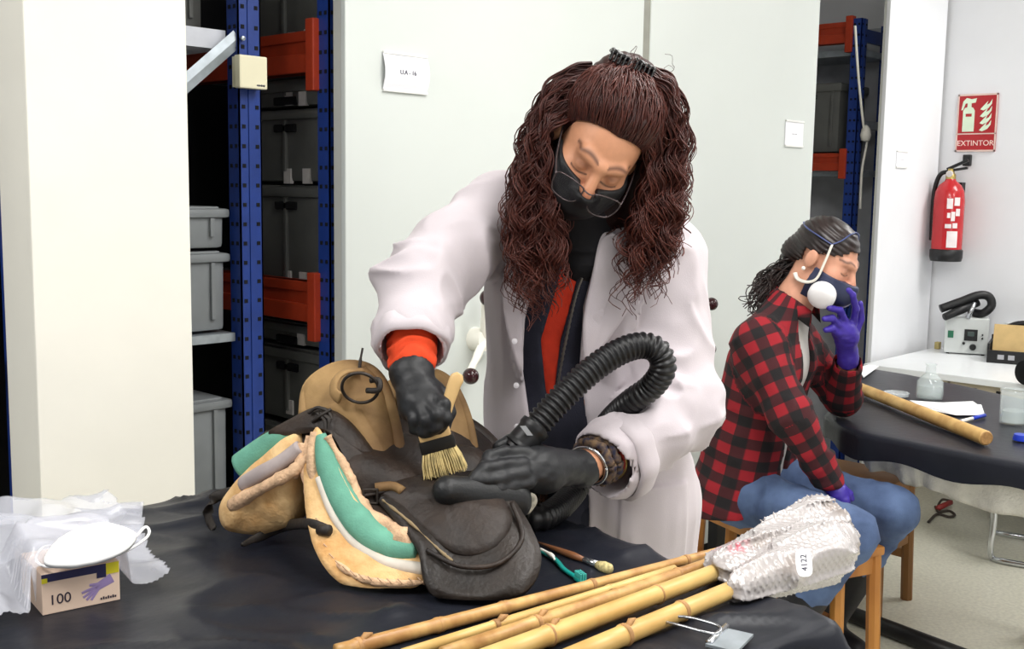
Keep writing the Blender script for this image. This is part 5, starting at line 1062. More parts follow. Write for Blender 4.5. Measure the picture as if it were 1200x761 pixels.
for q in ([(706, 274, 2.09), (732, 284, 2.09), (747, 322, 2.085), (736, 362, 2.082), (708, 404, 2.085), (688, 432, 2.09), (683, 380, 2.082), (694, 320, 2.08)], [(640, 270, 2.09), (608, 270, 2.09), (592, 310, 2.085), (590, 362, 2.083), (600, 410, 2.086), (612, 440, 2.09), (614, 380, 2.083), (628, 325, 2.082)]):
    mk('lapel', *pillow(O3(q), .004, .022, noise=.002), M_coat, coat, smooth=True)
for x, y in ((603, 400), (605, 452), (606, 500)):
    q = pv(x, y, 2.068); 
    d_ = unit(CAM-q)
    mk('button', *lathe([(0, 0), (.0055, 0), (.0055, .003), (0, .004)], q+d_*.012, d_, 12), mat('button', (225, 220, 225), .3), coat)
# ---- sweater and vest inside the coat
v = Vol(np.arange(-.2, .36, .006), np.arange(2.02, 2.4, .006), np.arange(.75, 1.50, .006))
for dx in (-.07, .07): v.cap(CH+[dx, 0, .02], WA+[dx, 0, -.02], .098, .092, .05)
v.cap(NB+[0, 0, -.01], CH, .06, .095, .05); V, Fq = v.mesh(); mk('sweater', V, Fq, M_sweat, body1, smooth=True, fix=False)
v = Vol(np.arange(-.2, .36, .005), np.arange(2.0, 2.4, .005), np.arange(.70, 1.50, .005))
for dx in (-.075, .075): v.cap(CH+[dx, 0, .02], WA+[dx, 0, -.04], .105, .102, .05)
v.cap(NB+[0, 0, -.01], CH, .066, .10, .05); v.cap(WA+[-.07, 0, -.03], PE+[-.07, 0, 0], .102, .113, .04); v.cap(WA+[.07, 0, -.03], PE+[.07, 0, 0], .102, .113, .04)
P = v.pts(tuple(slice(0, len(q)) for q in (v.x, v.y, v.z))); zl2, xl2 = zed([(672, 270, 2.08), (655, 330, 2.08), (634, 400, 2.1), (640, 460, 2.11), (646, 476, 2.12)]); zr2, xr2 = zed([(692, 270, 2.08), (676, 330, 2.08), (657, 400, 2.1), (650, 460, 2.11), (647, 476, 2.12)])
o_ = np.minimum(np.minimum(P[..., 0]-np.interp(P[..., 2], zl2, xl2), np.interp(P[..., 2], zr2, xr2)-P[..., 0]), np.minimum(2.2-P[..., 1], P[..., 2]-pv(646, 476, 2.12)[2])); v.D = np.maximum(v.D, o_.astype(np.float32))
clear_table(v); clear_hose(v); V, Fq = v.mesh(); mk('navy_vest', smoothverts(V, Fq, 1), Fq, M_vest, body1, smooth=True, fix=False)
v = Vol(*grid_for([NB], .15, .004)); v.cap(NB+[-.005, -.02, -.03], H1.w(0, -.005, -.10), .050, .056, .02); v.cap(NB+[0, -.0, -.03], NB+[0, .0, 0], .07, .06, .03); V, Fq = v.mesh(); n = vnormals(V, Fq); V = V+n*(.006*ridge(V*np.array([14, 14, 45]), 5)**2)[:, None]; mk('neck_gaiter', V, Fq, mat('gaiter_black', (24, 23, 27), .9, var=.1, scale=40), body1, smooth=True, fix=False)
zp = catmull([pv(682, 326, 2.068), pv(674, 350, 2.072), pv(661, 410, 2.085), pv(652, 462, 2.10)], 60)
mk('zip', *tube(zp, .0028*(1+.25*np.sin(np.arange(60)*3.1)), 6), mat('zip_metal', (110, 105, 100), .35, .8), body1, smooth=True)
v = Vol(np.arange(-.15, .5, .009), np.arange(2.05, 2.5, .009), np.arange(.03, .95, .009))
for a_, b_, ra, rb in [(hipR, kR, .092, .068), (kR, footR+[0, 0, .03], .068, .055), (hipL, kL, .092, .068), (kL, footL+[0, 0, .03], .068, .055), (PE+[-.06, 0, 0], PE+[.06, 0, 0], .105, .105)]: v.cap(a_, b_, ra, rb, .03)
clear_table(v); mk('trousers', *v.mesh(), M_trous, body1, smooth=True, fix=False)
for fo in (footR, footL):
    v = Vol(*grid_for([fo, fo+[-.03, -.17, -.02]], .06, .007)); v.cap(fo, fo+[-.025, -.16, -.018], .046, .038, .02); v.D = np.maximum(v.D, (.0-v.pts(tuple(slice(0, len(q)) for q in (v.x, v.y, v.z)))[..., 2])); mk('shoe', *v.mesh(), M_blk, body1, smooth=True, fix=False)
# ---- face mask, glasses, hair
v = Vol(*grid_for([H1.C], .15, .003)); Hm = Head(H1.C, H1.A[1], H1.A[2], H1.k*1.0); H1.build(v, NB+[0, .01, .02]); v.D -= .0055
P = v.pts(tuple(slice(0, len(q)) for q in (v.x, v.y, v.z))); L = H1.loc(P)
v.put(lambda Q: np.linalg.norm((H1.loc(Q)-np.array([0, .085, -.062]))/np.array([1.25, 1, 1]), axis=-1)-.036, H1.C-.15, H1.C+.15, .03)
topz = -.012-.42*np.clip(np.abs(L[..., 0])-.008, 0, .03)*0+np.where(np.abs(L[..., 0]) < .016, -.014, -.006)+(.25*np.clip(np.abs(L[..., 0])-.02, 0, 1))
cut = np.maximum(L[..., 2]-topz, np.maximum(-.125-L[..., 2], .022-L[..., 1])); v.D = np.maximum(v.D, (cut*H1.k).astype(np.float32))
V, Fq = v.mesh(); mk('face_mask', smoothverts(V, Fq, 2), Fq, mat('mask_black', (20, 20, 23), .6, var=.08, scale=30, bump=.15, bscale=200), body1, smooth=True, fix=False)
M_frame = mat('frame_metal', (92, 82, 84), .25, .7); gz = -.030
gl_ = None
for q in (-1, 1):
    pts_ = [H1.w(q*x, .118-abs(x)*.18+yy, gz+z) for x, z, yy in [(.010, .012, .008), (.012, -.012, .012), (.030, -.022, .014), (.058, -.018, .012), (.067, .004, .008), (.063, .016, .005), (.036, .019, .006), (.014, .017, .008)]]
    P_ = np.array(pts_+[pts_[0]]); fr1 = mk('glasses_rim', *tube(catmull(P_, 40), .0014, 6), M_frame, body1, smooth=True)
    V_ = np.vstack([[P_[:-1].mean(0)], catmull(P_, 33)[:-1]]); V_ = np.vstack([V_, V_+H1.A[1]*.0012]); n = 33
    mk('lens', V_, [(0, 1+i, 1+(i+1) % 32) for i in range(32)]+[(n, n+1+(i+1) % 32, n+1+i) for i in range(32)], mat('lens_glass', (90, 85, 90), .03, alpha=.03, spec=.3), fr1, smooth=True)
    mk('temple_arm', *tube(catmull([H1.w(q*.067, .113, gz+.010), H1.w(q*.076, .07, gz+.022), H1.w(q*.081, .0, gz+.046)], 14), .0018, 6), M_frame, body1, smooth=True)
mk('glasses_bridge', *tube(catmull([H1.w(-.012, .124, gz+.014), H1.w(0, .133, gz+.017), H1.w(.012, .124, gz+.014)], 8), .0014, 6), M_frame, body1, smooth=True)
# hair: cap, swept top strands, long curls
HB, HA = np.array(lin((42, 19, 19))), np.array(lin((104, 50, 38)))
hair = MB()
v = Vol(*grid_for([H1.C], .18, .0035)); v.ell(H1.w(0, -.020, .044), np.array((.094, .108, .098)), H1.A); v.ell(H1.w(.0, -.085, .10), np.array((.062, .05, .05)), H1.A, .03)
P = v.pts(tuple(slice(0, len(q)) for q in (v.x, v.y, v.z))); L = H1.loc(P)
hl = .084-.28*np.clip(np.abs(L[..., 0])-.03, 0, .05)*1.8-0*L[..., 1]; face = np.maximum(L[..., 2]-hl, .012-L[..., 1]); face = np.minimum(hl-L[..., 2], L[..., 1]-.022); v.D = np.maximum(v.D+(.020*np.clip(1+face/.045, 0, 1)**1.5).astype(np.float32), face.astype(np.float32))
lowcut = -.06-L[..., 2]; v.D = np.maximum(v.D, lowcut.astype(np.float32))
th_ = np.arctan2(L[..., 0], L[..., 2]+.05); v.D += (-.002+.0008*np.sin(th_*46+6*vnoise(L*18, 2))+.0006*np.sin(th_*90+L[..., 1]*40)).astype(np.float32)
V, Fq = v.mesh(); tint = vnoise(V*np.array([60, 60, 60]), 4)[:, None]*.5; hair.add((V, Fq.tolist()), HB*(1-tint)+HA*tint*.5)
rs = np.random.default_rng(3)
v = Vol(*grid_for([W(620, 120, 2.08), W(790, 300, 2.14)], .07, .006)); v.cap(H1.w(0, -.06, .02), W(702, 262, 2.17), .075, .07, .03); v.cap(W(655, 175, 2.09), W(640, 290, 2.09), .034, .036, .03); v.cap(W(762, 170, 2.09), W(762, 285, 2.09), .034, .036, .03); V, Fq = v.mesh(); hair.add((V, Fq.tolist()), HB)
def hcol():
    a_ = rs.uniform(0, .45); b_ = rs.uniform(.25, 1.0); return (HB*(1-a_)+HA*a_, HB*(1-b_)+HA*b_)
def strand(P, r0, r1, hr0, hr1, wl, col, n=46):
    Q = catmull(P, n); L_ = np.r_[0, np.cumsum(np.linalg.norm(np.diff(Q, axis=0), axis=1))]; T, N_, B_ = frames(Q); ph = rs.uniform(0, 6.28); w_ = L_/wl*2*np.pi*rs.choice([-1, 1])+ph
    hr = np.interp(L_/L_[-1], [0, .25, 1], [hr0*.3, hr0, hr1]); Q = Q+N_*(hr*np.cos(w_))[:, None]+B_*(hr*np.sin(w_))[:, None]
    tt = np.linspace(0, 1, n)[:, None]; hair.add(tube(Q, np.linspace(r0, r1, n), 4, cap=False), np.repeat(col[0]*(1-tt)+col[1]*tt, 4, axis=0))
def hcol():
    a_ = rs.uniform(0, .45); b_ = rs.uniform(.25, 1.0); return (HB*(1-a_)+HA*a_, HB*(1-b_)+HA*b_)
LO = [(692, 74), (648, 94), (616, 165), (594, 256), (602, 325), (626, 388)]; LI = [(690, 125), (644, 150), (637, 205), (657, 265), (654, 325), (640, 385)]
RO = [(752, 76), (790, 100), (803, 172), (794, 250), (780, 318), (752, 388)]; RI = [(735, 120), (760, 160), (752, 225), (742, 280), (734, 330), (732, 380)]
def clump(pts, nst, r, hr0, hr1, wl, n=60, spread=.004):
    Q = catmull(pts, n); L_ = np.r_[0, np.cumsum(np.linalg.norm(np.diff(Q, axis=0), axis=1))]; T, N_, B_ = frames(Q); hand = rs.choice([-1, 1]); ph = rs.uniform(0, 6.28); t_ = L_/L_[-1]
    hr = np.interp(t_, [0, .3, 1], [hr0*.3, hr0, hr1]); base = hcol()
    for j in range(nst):
        w_ = hand*(L_/wl*2*np.pi)*(1+rs.normal(0, .02))+ph+rs.normal(0, .35); of = rs.normal(0, spread, 2); k_ = (.4+.9*t_)
        P_ = Q+N_*(hr*rs.uniform(.7, 1.25)*np.cos(w_)+of[0]*k_)[:, None]+B_*(hr*rs.uniform(.7, 1.25)*np.sin(w_)+of[1]*k_)[:, None]; P_ = P_[:int(n*rs.uniform(.82, 1))]; m = len(P_)
        c_ = hcol(); tt = np.linspace(0, 1, m)[:, None]; hair.add(tube(P_, r*rs.uniform(.7, 1.2)*np.linspace(1, .55, m), 4, cap=False), np.repeat((c_[0]*.5+base[0]*.5)*(1-tt)+(c_[1]*.5+base[1]*.5)*tt, 4, axis=0))
for outer, inner, cnt in ((LO, LI, 78), (RO, RI, 72)):
    for i in range(cnt):
        t = rs.uniform(0, 1)**.85; dep = rs.uniform(0, 1); pts = []
        for k, ((x0, y0), (x1, y1)) in enumerate(zip(outer, inner)):
            Yk = [2.03, 2.015, 2.02, 2.015, 2.02, 2.03][k]+[.10, .13, .13, .10, .06, .05][k]*(dep-.35)
            jit = rs.normal(0, [2, 3, 5, 6, 8, 11][k], 2); pts.append(W(x0+(x1-x0)*t+jit[0], y0+(y1-y0)*t+jit[1], Yk))
        keep = rs.uniform(.66, 1.0); pts = catmull(pts, 24)[:max(10, int(24*keep))]
        clump(pts, 8, .0014, rs.uniform(.004, .0065), rs.uniform(.009, .017), rs.uniform(.05, .085))
# hair at the back of the head and neck
for i in range(150):
    x = rs.uniform(612, 796); p0 = W(700+(x-700)*.6, rs.uniform(95, 130), rs.uniform(2.06, 2.12)); p1 = W(x, rs.uniform(170, 220), rs.uniform(2.09, 2.15)); p2 = W(x+rs.normal(0, 8), rs.uniform(255, 300), rs.uniform(2.08, 2.16))
    strand([p0, p1, p2], .003, .0015, .004, .009, rs.uniform(.04, .06), hcol(), 30)
# top strands swept from the hairline to the clips
clip1, clip2 = H1.w(.002, -.055, .150), H1.w(.048, -.062, .140)
for i in range(480):
    g_ = rs.uniform(-1.5, 1.5); s0 = np.array([math.sin(g_)*.086, .074-abs(g_)*.042, .010+math.cos(g_)*.072]); wc = float(np.clip((g_+.8)/1.6+rs.normal(0, .2), -.1, 1.1)); dst = (H1.loc(clip1)*(1-wc)+H1.loc(clip2)*wc)*.94+rs.normal(0, .006, 3); lift = rs.uniform(1.0, 1.10); pts = []
    for t in np.linspace(0, 1, 11):
        q = s0*(1-t)+dst*t; c_ = np.array([0, -.020, .044]); d_ = q-c_; e_ = np.array([.098, .112, .102])*(lift if t > .6 else .84+(lift-.84)*math.sin(t/.6*1.57)); rr_ = 1/np.linalg.norm(d_/e_); q2 = c_+d_*rr_ if t < .82 else q*0.5+(c_+d_*max(rr_, 1.0))*.5; pts.append(H1.w(*q2))
    strand(pts, .0014, .0012, .002, .003, rs.uniform(.06, .1), hcol(), 26)
# flyaway curls on top
for i in range(26):
    g_ = rs.uniform(-1.2, 1.2); p0 = H1.w(math.sin(g_)*.08, -.03+rs.normal(0, .03), .06+math.cos(g_)*.085); o_ = unit(p0-H1.C); p1 = p0+o_*.022+rs.normal(0, .008, 3); p2 = p1+rs.normal(0, .014, 3)
    strand([p0, p1, p2], .0006, .0004, .003, .005, .03, hcol(), 16)
hair.build('hair', mat('hair_red', (60, 28, 24), .42, var=.12, scale=120, attr='Col', spec=.45), body1, smooth=True, fix=False)
for c_ in (clip1, clip2):
    hc = MB(); 
    for k in range(5): 
        d_ = H1.A[0]*(.012*(k-2)*.7); hc.add(tube(catmull([c_+d_-H1.A[1]*.014+H1.A[2]*.004, c_+d_+H1.A[2]*.016, c_+d_+H1.A[1]*.016+H1.A[2]*.002], 10), .0030, 6))
    hc.add(tube([c_-H1.A[0]*.02+H1.A[2]*.013, c_+H1.A[0]*.02+H1.A[2]*.013], .005, 8)); hc.build('hair_clip', mat('clip_black', (14, 12, 16), .1, spec=.8), body1, smooth=True)
# ---- bracelets on the left wrist
bd_ = unit(LE-LW)
def bangle(s, r, tk, m, nm, tilt=0.0, wob=0.0):
    c = LW+bd_*s; u = unit(np.cross(bd_, Z3)); w_ = np.cross(bd_, u); th = np.linspace(0, 2*np.pi, 49); a2 = unit(bd_+tilt*u)
    P_ = [c+u*math.cos(t)*r+w_*math.sin(t)*r+bd_*tilt*r*math.cos(t)+bd_*wob*math.sin(5*t) for t in th]; return mk(nm, *tube(P_, tk*(1+.18*np.sin(np.arange(49)*2.2) if wob else 1), 8), m, body1, smooth=True)
bangle(-.012, .036, .0035, M_steel, 'silver_bangle', .25); M_scr = mat('scrunchie_navy', (26, 27, 46), .8, var=.4, scale=90, col2=(120, 96, 70))
bangle(.004, .039, .0085, M_scr, 'beaded_bracelet', .1, .003); bangle(.020, .041, .0085, M_scr, 'beaded_bracelet', .1, .003)
bangle(.034, .043, .005, mat('bracelet_red', (160, 40, 34), .6), 'red_bracelet', .1); bangle(.030, .046, .0035, mat('bracelet_gold', (176, 150, 90), .3, .8), 'gold_bracelet', .2)

# ================================================================== VACUUM HOSE
vh = thing('vacuum_hose', [hp_[-1][0], hp_[-1][1], 0], 'black corrugated vacuum hose looping up to a gloved hand', 'vacuum hose')
Q = catmull(hp_, 900); L_ = np.r_[0, np.cumsum(np.linalg.norm(np.diff(Q, axis=0), axis=1))]; u_ = np.arange(.035, L_[-1], .0018); Q = np.stack([np.interp(u_, L_, Q[:, i]) for i in range(3)], 1)
mk('corrugated_tube', *tube(Q, .0225+.0022*np.sign(np.sin(u_*2*np.pi/.0105))*np.abs(np.sin(u_*2*np.pi/.0105))**.5, 24), mat('hose_black', (26, 26, 28), .38, var=.08), vh, smooth=True, flat=60)
Qc = catmull(hp_[:4], 40); 
mk('cuff', *tube(Qc[:17], np.r_[np.full(4, .024), np.full(2, .0275), np.full(8, .0255), np.full(3, .028)], 24), M_blk, vh, smooth=True, flat=40)
mk('cuff_mark', *boxg(pv(617, 505, 1.834), (.005, .001, .010), np.array([unit(_r+_u*.0), _fw, unit(_u*.8-_r*.6)])), mat('mark_grey', (150, 152, 155), .5), vh)
nz_ = thing('vacuum_nozzle', pv(560, 590, 1.790), 'black vacuum brush nozzle pressed on the saddle flap', 'nozzle')
v = Vol(*grid_for(O3([(505, 565, 1.70), (625, 590, 1.840)]), .06, .0035)); v.cap(pv(524, 575, 1.715), pv(600, 582, 1.785), .024, .029, .02); v.cap(pv(600, 545, 1.83), pv(588, 572, 1.79), .024, .026, .02); v.cap(pv(540, 586, 1.735), pv(605, 592, 1.785), .018, .022, .02)
V, Fq = v.mesh(); mk('head', V, Fq, mat('nozzle_black', (27, 28, 30), .45, var=.1, scale=30, bump=.2, bscale=200), nz_, smooth=True, fix=False)
mk('worn_patch', *pillow(O3([(612, 582, 1.790), (624, 578, 1.798), (628, 588, 1.798), (618, 602, 1.792), (610, 598, 1.788)]), .004, .012), mat('worn_pale', (165, 160, 145), .8, var=.3, scale=80), nz_, smooth=True)
# ------------------------------------------------------------------ seated person
h2 = Head(pv(967, 303, 3.270), np.array([.66, -.55, -.46]), np.array([.30, -.15, .95]), .95)
nb = pv(932, 350, 3.300); ch = pv(905, 425, 3.310); wa = pv(882, 510, 3.370); pe = pv(880, 562, 3.390)
fB = unit(np.array([.86, -.50, 0])); sB = np.array([fB[1], -fB[0], 0]) ; sB = unit(np.cross(fB, Z3))   # sB: towards the camera side (her right)
ns, fs_ = ch+sB*.155+Z3*.075, ch-sB*.155+Z3*.085
ne, nw = pv(927, 488, 3.090), pv(974, 566, 3.120); fe, fw_ = pv(987, 466, 3.450), pv(994, 420, 3.310)
nh, fh = pe+sB*.09+[.0, 0, -.02], pe-sB*.09+[0, 0, -.02]; nk, fk = pv(997, 626, 2.93), pv(1046, 598, 3.14)
na, fa_ = np.array([.74, 3.12, .08]), np.array([1.03, 3.45, .08]); tD = unit(np.array([.45, -.9, 0]))
M_purp = mat('glove_purple', (62, 44, 150), .45, var=.06, scale=20, bump=.15, bscale=100)
M_jean = mat('jeans_denim', (86, 106, 142), .85, var=.12, scale=9, bump=.25, bscale=400, col2=(58, 74, 108))
FH = dict(palm=[((993, 412, 3.300), (989, 388, 3.250), .027, .034), ((996, 395, 3.260), (984, 382, 3.235), .024, .024)],
    f=[[(1000, 380, 3.250), (1003, 362, 3.220), (999, 346, 3.195), (994, 340, 3.190)], [(990, 376, 3.225), (984, 364, 3.195), (972, 361, 3.175)], [(984, 382, 3.220), (975, 373, 3.195), (966, 374, 3.185)], [(982, 391, 3.225), (974, 385, 3.205), (968, 387, 3.195)], [(1002, 392, 3.270), (1009, 374, 3.260), (1008, 356, 3.240)]])
NH = dict(palm=[((975, 567, 3.120), (983, 578, 3.100), .024, .028)], f=[[(984, 578, 3.090), (991, 586, 3.080), (994, 592, 3.085)], [(982, 582, 3.085), (988, 590, 3.080), (991, 596, 3.085)], [(978, 583, 3.090), (983, 591, 3.085), (985, 597, 3.090)], [(988, 573, 3.105), (995, 579, 3.100), (998, 585, 3.100)]])
hx, hy, hz = h2.C
xs_ = axis([(hx-.50, hx-.12, .010), (hx-.12, hx+.13, .0032), (hx+.13, hx+.34, .010)]); ys_ = axis([(2.80, hy-.12, .010), (hy-.12, hy+.12, .0032), (hy+.12, 3.75, .010)]); zs_ = axis([(0, hz-.19, .010), (hz-.19, hz+.14, .0032)])
v = Vol(xs_, ys_, zs_)
for a_, b_, ra, rb in [(nh+Z3*.02, nk+Z3*.012, .055, .045), (nk+Z3*.01, na, .045, .034), (fh+Z3*.02, fk+Z3*.012, .055, .045), (fk, fa_, .048, .034), (na, na+tD*.11+[0, 0, -.04], .034, .028), (fa_, fa_+tD*.11+[0, 0, -.04], .034, .028), (pe+Z3*.02, wa, .085, .09), (wa, ch, .09, .09), (ch, nb, .08, .05), (ns, fs_, .045, .045), (ns, ne, .044, .036), (ne, nw, .036, .026), (fs_, fe, .044, .036), (fe, fw_, .036, .026)]: v.cap(a_, b_, ra, rb, .03)
put_hand(v, FH, -.002, fw_); put_hand(v, NH, -.002, nw); h2.build(v, nb, .047)
V, Fq = v.mesh(); body2 = mk('person', V, Fq, M_skin, smooth=True, colors=skin_colors(V, h2, (206, 150, 124), (48, 30, 26), (170, 90, 84)), base=[pe[0], pe[1], 0], fix=False)
tag(body2, 'person in red and black plaid shirt seated on the stool holding a respirator', 'person')
hand_glove(FH, fw_, fe, .02, 'glove', M_purp, body2, .0012, .0038); hand_glove(NH, nw, ne, .01, 'glove', M_purp, body2, .0012, .004)
# shirt with its checks laid along body and sleeves
h = .006; v = Vol(np.arange(pe[0]-.28, 1.28, h), np.arange(2.92, 3.72, h), np.arange(.40, 1.24, h))
for s in (-.07, .07):
    v.cap(pe+sB*s+[-.02, .01, -.06], wa+sB*s, .150, .112, .05); v.cap(wa+sB*s, ch+sB*s, .105, .11, .05)
v.cap(ns-sB*.02, nb+[-.02, .0, -.03], .066, .058, .04); v.cap(fs_+sB*.02, nb+[-.02, 0, -.03], .066, .058, .04); v.cap(nb+[-.01, 0, -.035], ch, .062, .10, .04)
v.cap(ns, ne, .068, .056, .035); v.cap(ne, nw-unit(nw-ne)*.02, .056, .043, .03); v.cap(fs_, fe, .066, .054, .035); v.cap(fe, fw_-unit(fw_-fe)*.03, .054, .043, .03)
P = v.pts(tuple(slice(0, len(q)) for q in (v.x, v.y, v.z))); near = np.abs(v.D) < .03; Pn = P[near].astype(np.float64)
f2 = ridge(Pn*np.array([10, 10, 20]), 21)**2; f1 = ridge((Pn@np.array([[.8, 0, .6], [0, 1, 0], [-.6, 0, .8]]))*np.array([22, 9, 8]), 22)**2
_, d1 = seg(Pn, ns, ne); _, d2 = seg(Pn, ne, nw); v.D[near] -= (np.where(np.minimum(d1, d2) < .09, .011, .007)*(f1*.7+f2*.5)-.003)
# open front
axp = lambda Q: wa+(nb-wa)*np.clip(((Q[..., 2]-wa[2])/(nb[2]-wa[2])), -.6, 1.1)[..., None]
R_ = P-axp(P); fo = R_@fB; so = R_@sB; opn = np.minimum(.045-np.abs(so-.03), fo-.03); _, da = seg(P, fe, fw_); _, db = seg(P, ne, nw); opn = np.where((da < .07) | (db < .07), -.1, opn); v.D = np.maximum(v.D, opn.astype(np.float32)); hem = pe[2]-.080+.02*np.clip((P-pe)@fB/.15, -1, 1); v.D = np.maximum(v.D, np.where(np.minimum(seg(P, ne, nw)[1], seg(P, fe, fw_)[1]) < .08, -1, hem-P[..., 2]).astype(np.float32))
v.cap(nb+[.005, -.005, -.06], nb+[.01, -.01, .05], .056, .062, .008, 'sub'); v.cap(fw_-unit(fw_-fe)*.06, fw_+unit(fw_-fe)*.03, .036, .04, .004, 'sub')
V, Fq = v.mesh()
def around(V, a, b, ref, r):
    ba = unit(b-a); t = (V-a)@ba; q = V-a-np.outer(t, ba); u = unit(np.cross(ba, ref)); w_ = np.cross(ba, u); return np.stack([np.arctan2(q@u, q@w_)*r, t], 1)
cl = [(pe, nb, .15), (ns, ne, .062), (ne, nw, .055), (fs_, fe, .062), (fe, fw_, .055)]; lens = [0, 0, np.linalg.norm(ne-ns), 0, np.linalg.norm(fe-fs_)]
ds = []
for i, (a_, b_, r_) in enumerate(cl):
    t, d = seg(V, a_, b_); ds.append(d-(.155 if i == 0 else .055))
pick = np.argmin(np.array(ds), 0); uvv = np.zeros((len(V), 2))
for i, (a_, b_, r_) in enumerate(cl):
    q = around(V, a_, b_, -fB if i == 0 else unit(np.array([.6, .7, .1])), r_); q[:, 1] += lens[i]; uvv[pick == i] = q[pick == i]
mp = bpy.data.materials.new('plaid_flannel'); mp.use_nodes = True; N = mp.node_tree.nodes; Lk = mp.node_tree.links; bs_ = N['Principled BSDF']; at = N.new('ShaderNodeAttribute'); at.attribute_name = 'cloth'
sx = N.new('ShaderNodeSeparateXYZ'); Lk.new(at.outputs['Vector'], sx.inputs[0]); outs = []
for i in (0, 1):
    m1 = N.new('ShaderNodeMath'); m1.operation = 'MULTIPLY'; m1.inputs[1].default_value = 15.5; Lk.new(sx.outputs[i], m1.inputs[0]); m2 = N.new('ShaderNodeMath'); m2.operation = 'FRACT'; Lk.new(m1.outputs[0], m2.inputs[0])
    m3 = N.new('ShaderNodeMapRange'); m3.inputs[1].default_value = .47; m3.inputs[2].default_value = .53; Lk.new(m2.outputs[0], m3.inputs[0]); outs.append(m3)
ad = N.new('ShaderNodeMath'); ad.operation = 'ADD'; Lk.new(outs[0].outputs[0], ad.inputs[0]); Lk.new(outs[1].outputs[0], ad.inputs[1]); hf = N.new('ShaderNodeMath'); hf.operation = 'MULTIPLY'; hf.inputs[1].default_value = .5; Lk.new(ad.outputs[0], hf.inputs[0])
rp = N.new('ShaderNodeValToRGB'); e_ = rp.color_ramp.elements; e_[0].color = (*lin((146, 20, 33)), 1); e_[1].color = (*lin((19, 15, 18)), 1); em = e_.new(.5); em.color = (*lin((64, 17, 23)), 1)
nzp = N.new('ShaderNodeTexNoise'); nzp.inputs['Scale'].default_value = 250; Lk.new(hf.outputs[0], rp.inputs[0]); Lk.new(rp.outputs[0], bs_.inputs['Base Color']); bs_.inputs['Roughness'].default_value = .9
bpn = N.new('ShaderNodeBump'); bpn.inputs['Strength'].default_value = .2; bpn.inputs['Distance'].default_value = .003; Lk.new(nzp.outputs['Fac'], bpn.inputs['Height']); Lk.new(bpn.outputs[0], bs_.inputs['Normal'])
shirt = mk('plaid_shirt', V, Fq, mp, body2, smooth=True, uv=uvv, fix=False)
# collar
for s in (1, -1):
    c_ = nb+[0, 0, -.01]; q = [c_-fB*.055+sB*s*.01+Z3*.045, c_-fB*.03+sB*s*.055+Z3*.035, c_+fB*.02+sB*s*.062+Z3*.012, c_+fB*.062+sB*s*.045-Z3*.02]
    lo_ = [p+sB*s*.022-Z3*.045 for p in q]; V_ = np.vstack([catmull(q, 12), catmull(lo_, 12)]); V_ = np.vstack([V_, V_-sB*s*.004]); f = []
    for i in range(11): f += [(i, i+1, 13+i, 12+i), (24+i, 36+i, 37+i, 25+i), (i, 24+i, 25+i, i+1), (12+i, 13+i, 37+i, 36+i)]
    f += [(0, 12, 36, 24), (11, 35, 47, 23)]; mk('collar', V_, f, mp, shirt, smooth=True, uv=np.stack([V_@sB+V_@fB, V_[:, 2]], 1))
v = Vol(np.arange(pe[0]-.2, 1.2, .007), np.arange(3.0, 3.7, .007), np.arange(.5, 1.22, .007))
for s in (-.06, .06): v.cap(pe+sB*s, wa+sB*s, .102, .098, .05); v.cap(wa+sB*s, ch+sB*s, .098, .098, .05)
v.cap(nb+[0, 0, -.03], ch, .05, .095, .04); mk('undershirt', *v.mesh(), mat('tshirt_grey', (196, 192, 188), .9, var=.04), body2, smooth=True, fix=False)
# jeans, boots
h = .0065; v = Vol(np.arange(pe[0]-.2, 1.34, h), np.arange(2.80, 3.68, h), np.arange(.1, .78, h))
v.cap(nh, fh, .106, .106, .04); v.cap(nh, nk, .088, .070, .04); v.cap(fh, fk, .088, .070, .04); v.cap(nk, nk+(na-nk)*.75, .066, .052, .03); v.cap(fk, fk+(fa_-fk)*.75, .066, .052, .03)
P = v.pts(tuple(slice(0, len(q)) for q in (v.x, v.y, v.z))); near = np.abs(v.D) < .03; Pn = P[near].astype(np.float64); v.D[near] -= .006*ridge(Pn*np.array([22, 12, 18]), 31)**3-.002
mk('jeans', *v.mesh(), M_jean, body2, smooth=True, fix=False)
M_boot = mat('boot_black', (24, 24, 30), .5, var=.1)
for k_, a_ in ((nk, na), (fk, fa_)):
    v = Vol(*grid_for([k_, a_, a_+tD*.17-[0, 0, .05]], .08, .008)); v.cap(a_, a_+(k_-a_)*.55, .056, .062, .03); v.cap(a_+[0, 0, -.03], a_+tD*.14+[0, 0, -.04], .046, .038, .02); P = v.pts(tuple(slice(0, len(q)) for q in (v.x, v.y, v.z))); v.D = np.maximum(v.D, -P[..., 2]); mk('boot', *v.mesh(), M_boot, body2, smooth=True, fix=False)
# hair
hair = MB(); HB, HA = np.array(lin((26, 19, 20))), np.array(lin((64, 46, 42)))
v = Vol(*grid_for([h2.C], .15, .0035)); v.ell(h2.w(0, -.016, .034), np.array((.083, .104, .092))*h2.k, h2.A); v.ell(h2.w(0, -.10, -.03), np.array((.045, .04, .045))*h2.k, h2.A, .03)
P = v.pts(tuple(slice(0, len(q)) for q in (v.x, v.y, v.z))); L = h2.loc(P); hl = .066-.9*np.clip(np.abs(L[..., 0])-.028, 0, .06); face = np.minimum(hl-L[..., 2], L[..., 1]-(.005+.0*L[..., 0])); v.D = np.maximum(v.D, face.astype(np.float32))
v.D = np.maximum(v.D, np.minimum(np.minimum(.012-L[..., 2], L[..., 1]+.045), np.abs(L[..., 0])-.05).astype(np.float32))   # around the ear
v.D = np.maximum(v.D, (-.075-L[..., 2]).astype(np.float32)); v.D += (.0016*np.sin(L[..., 2]*420+L[..., 1]*60+3*vnoise(L*25, 2))).astype(np.float32)
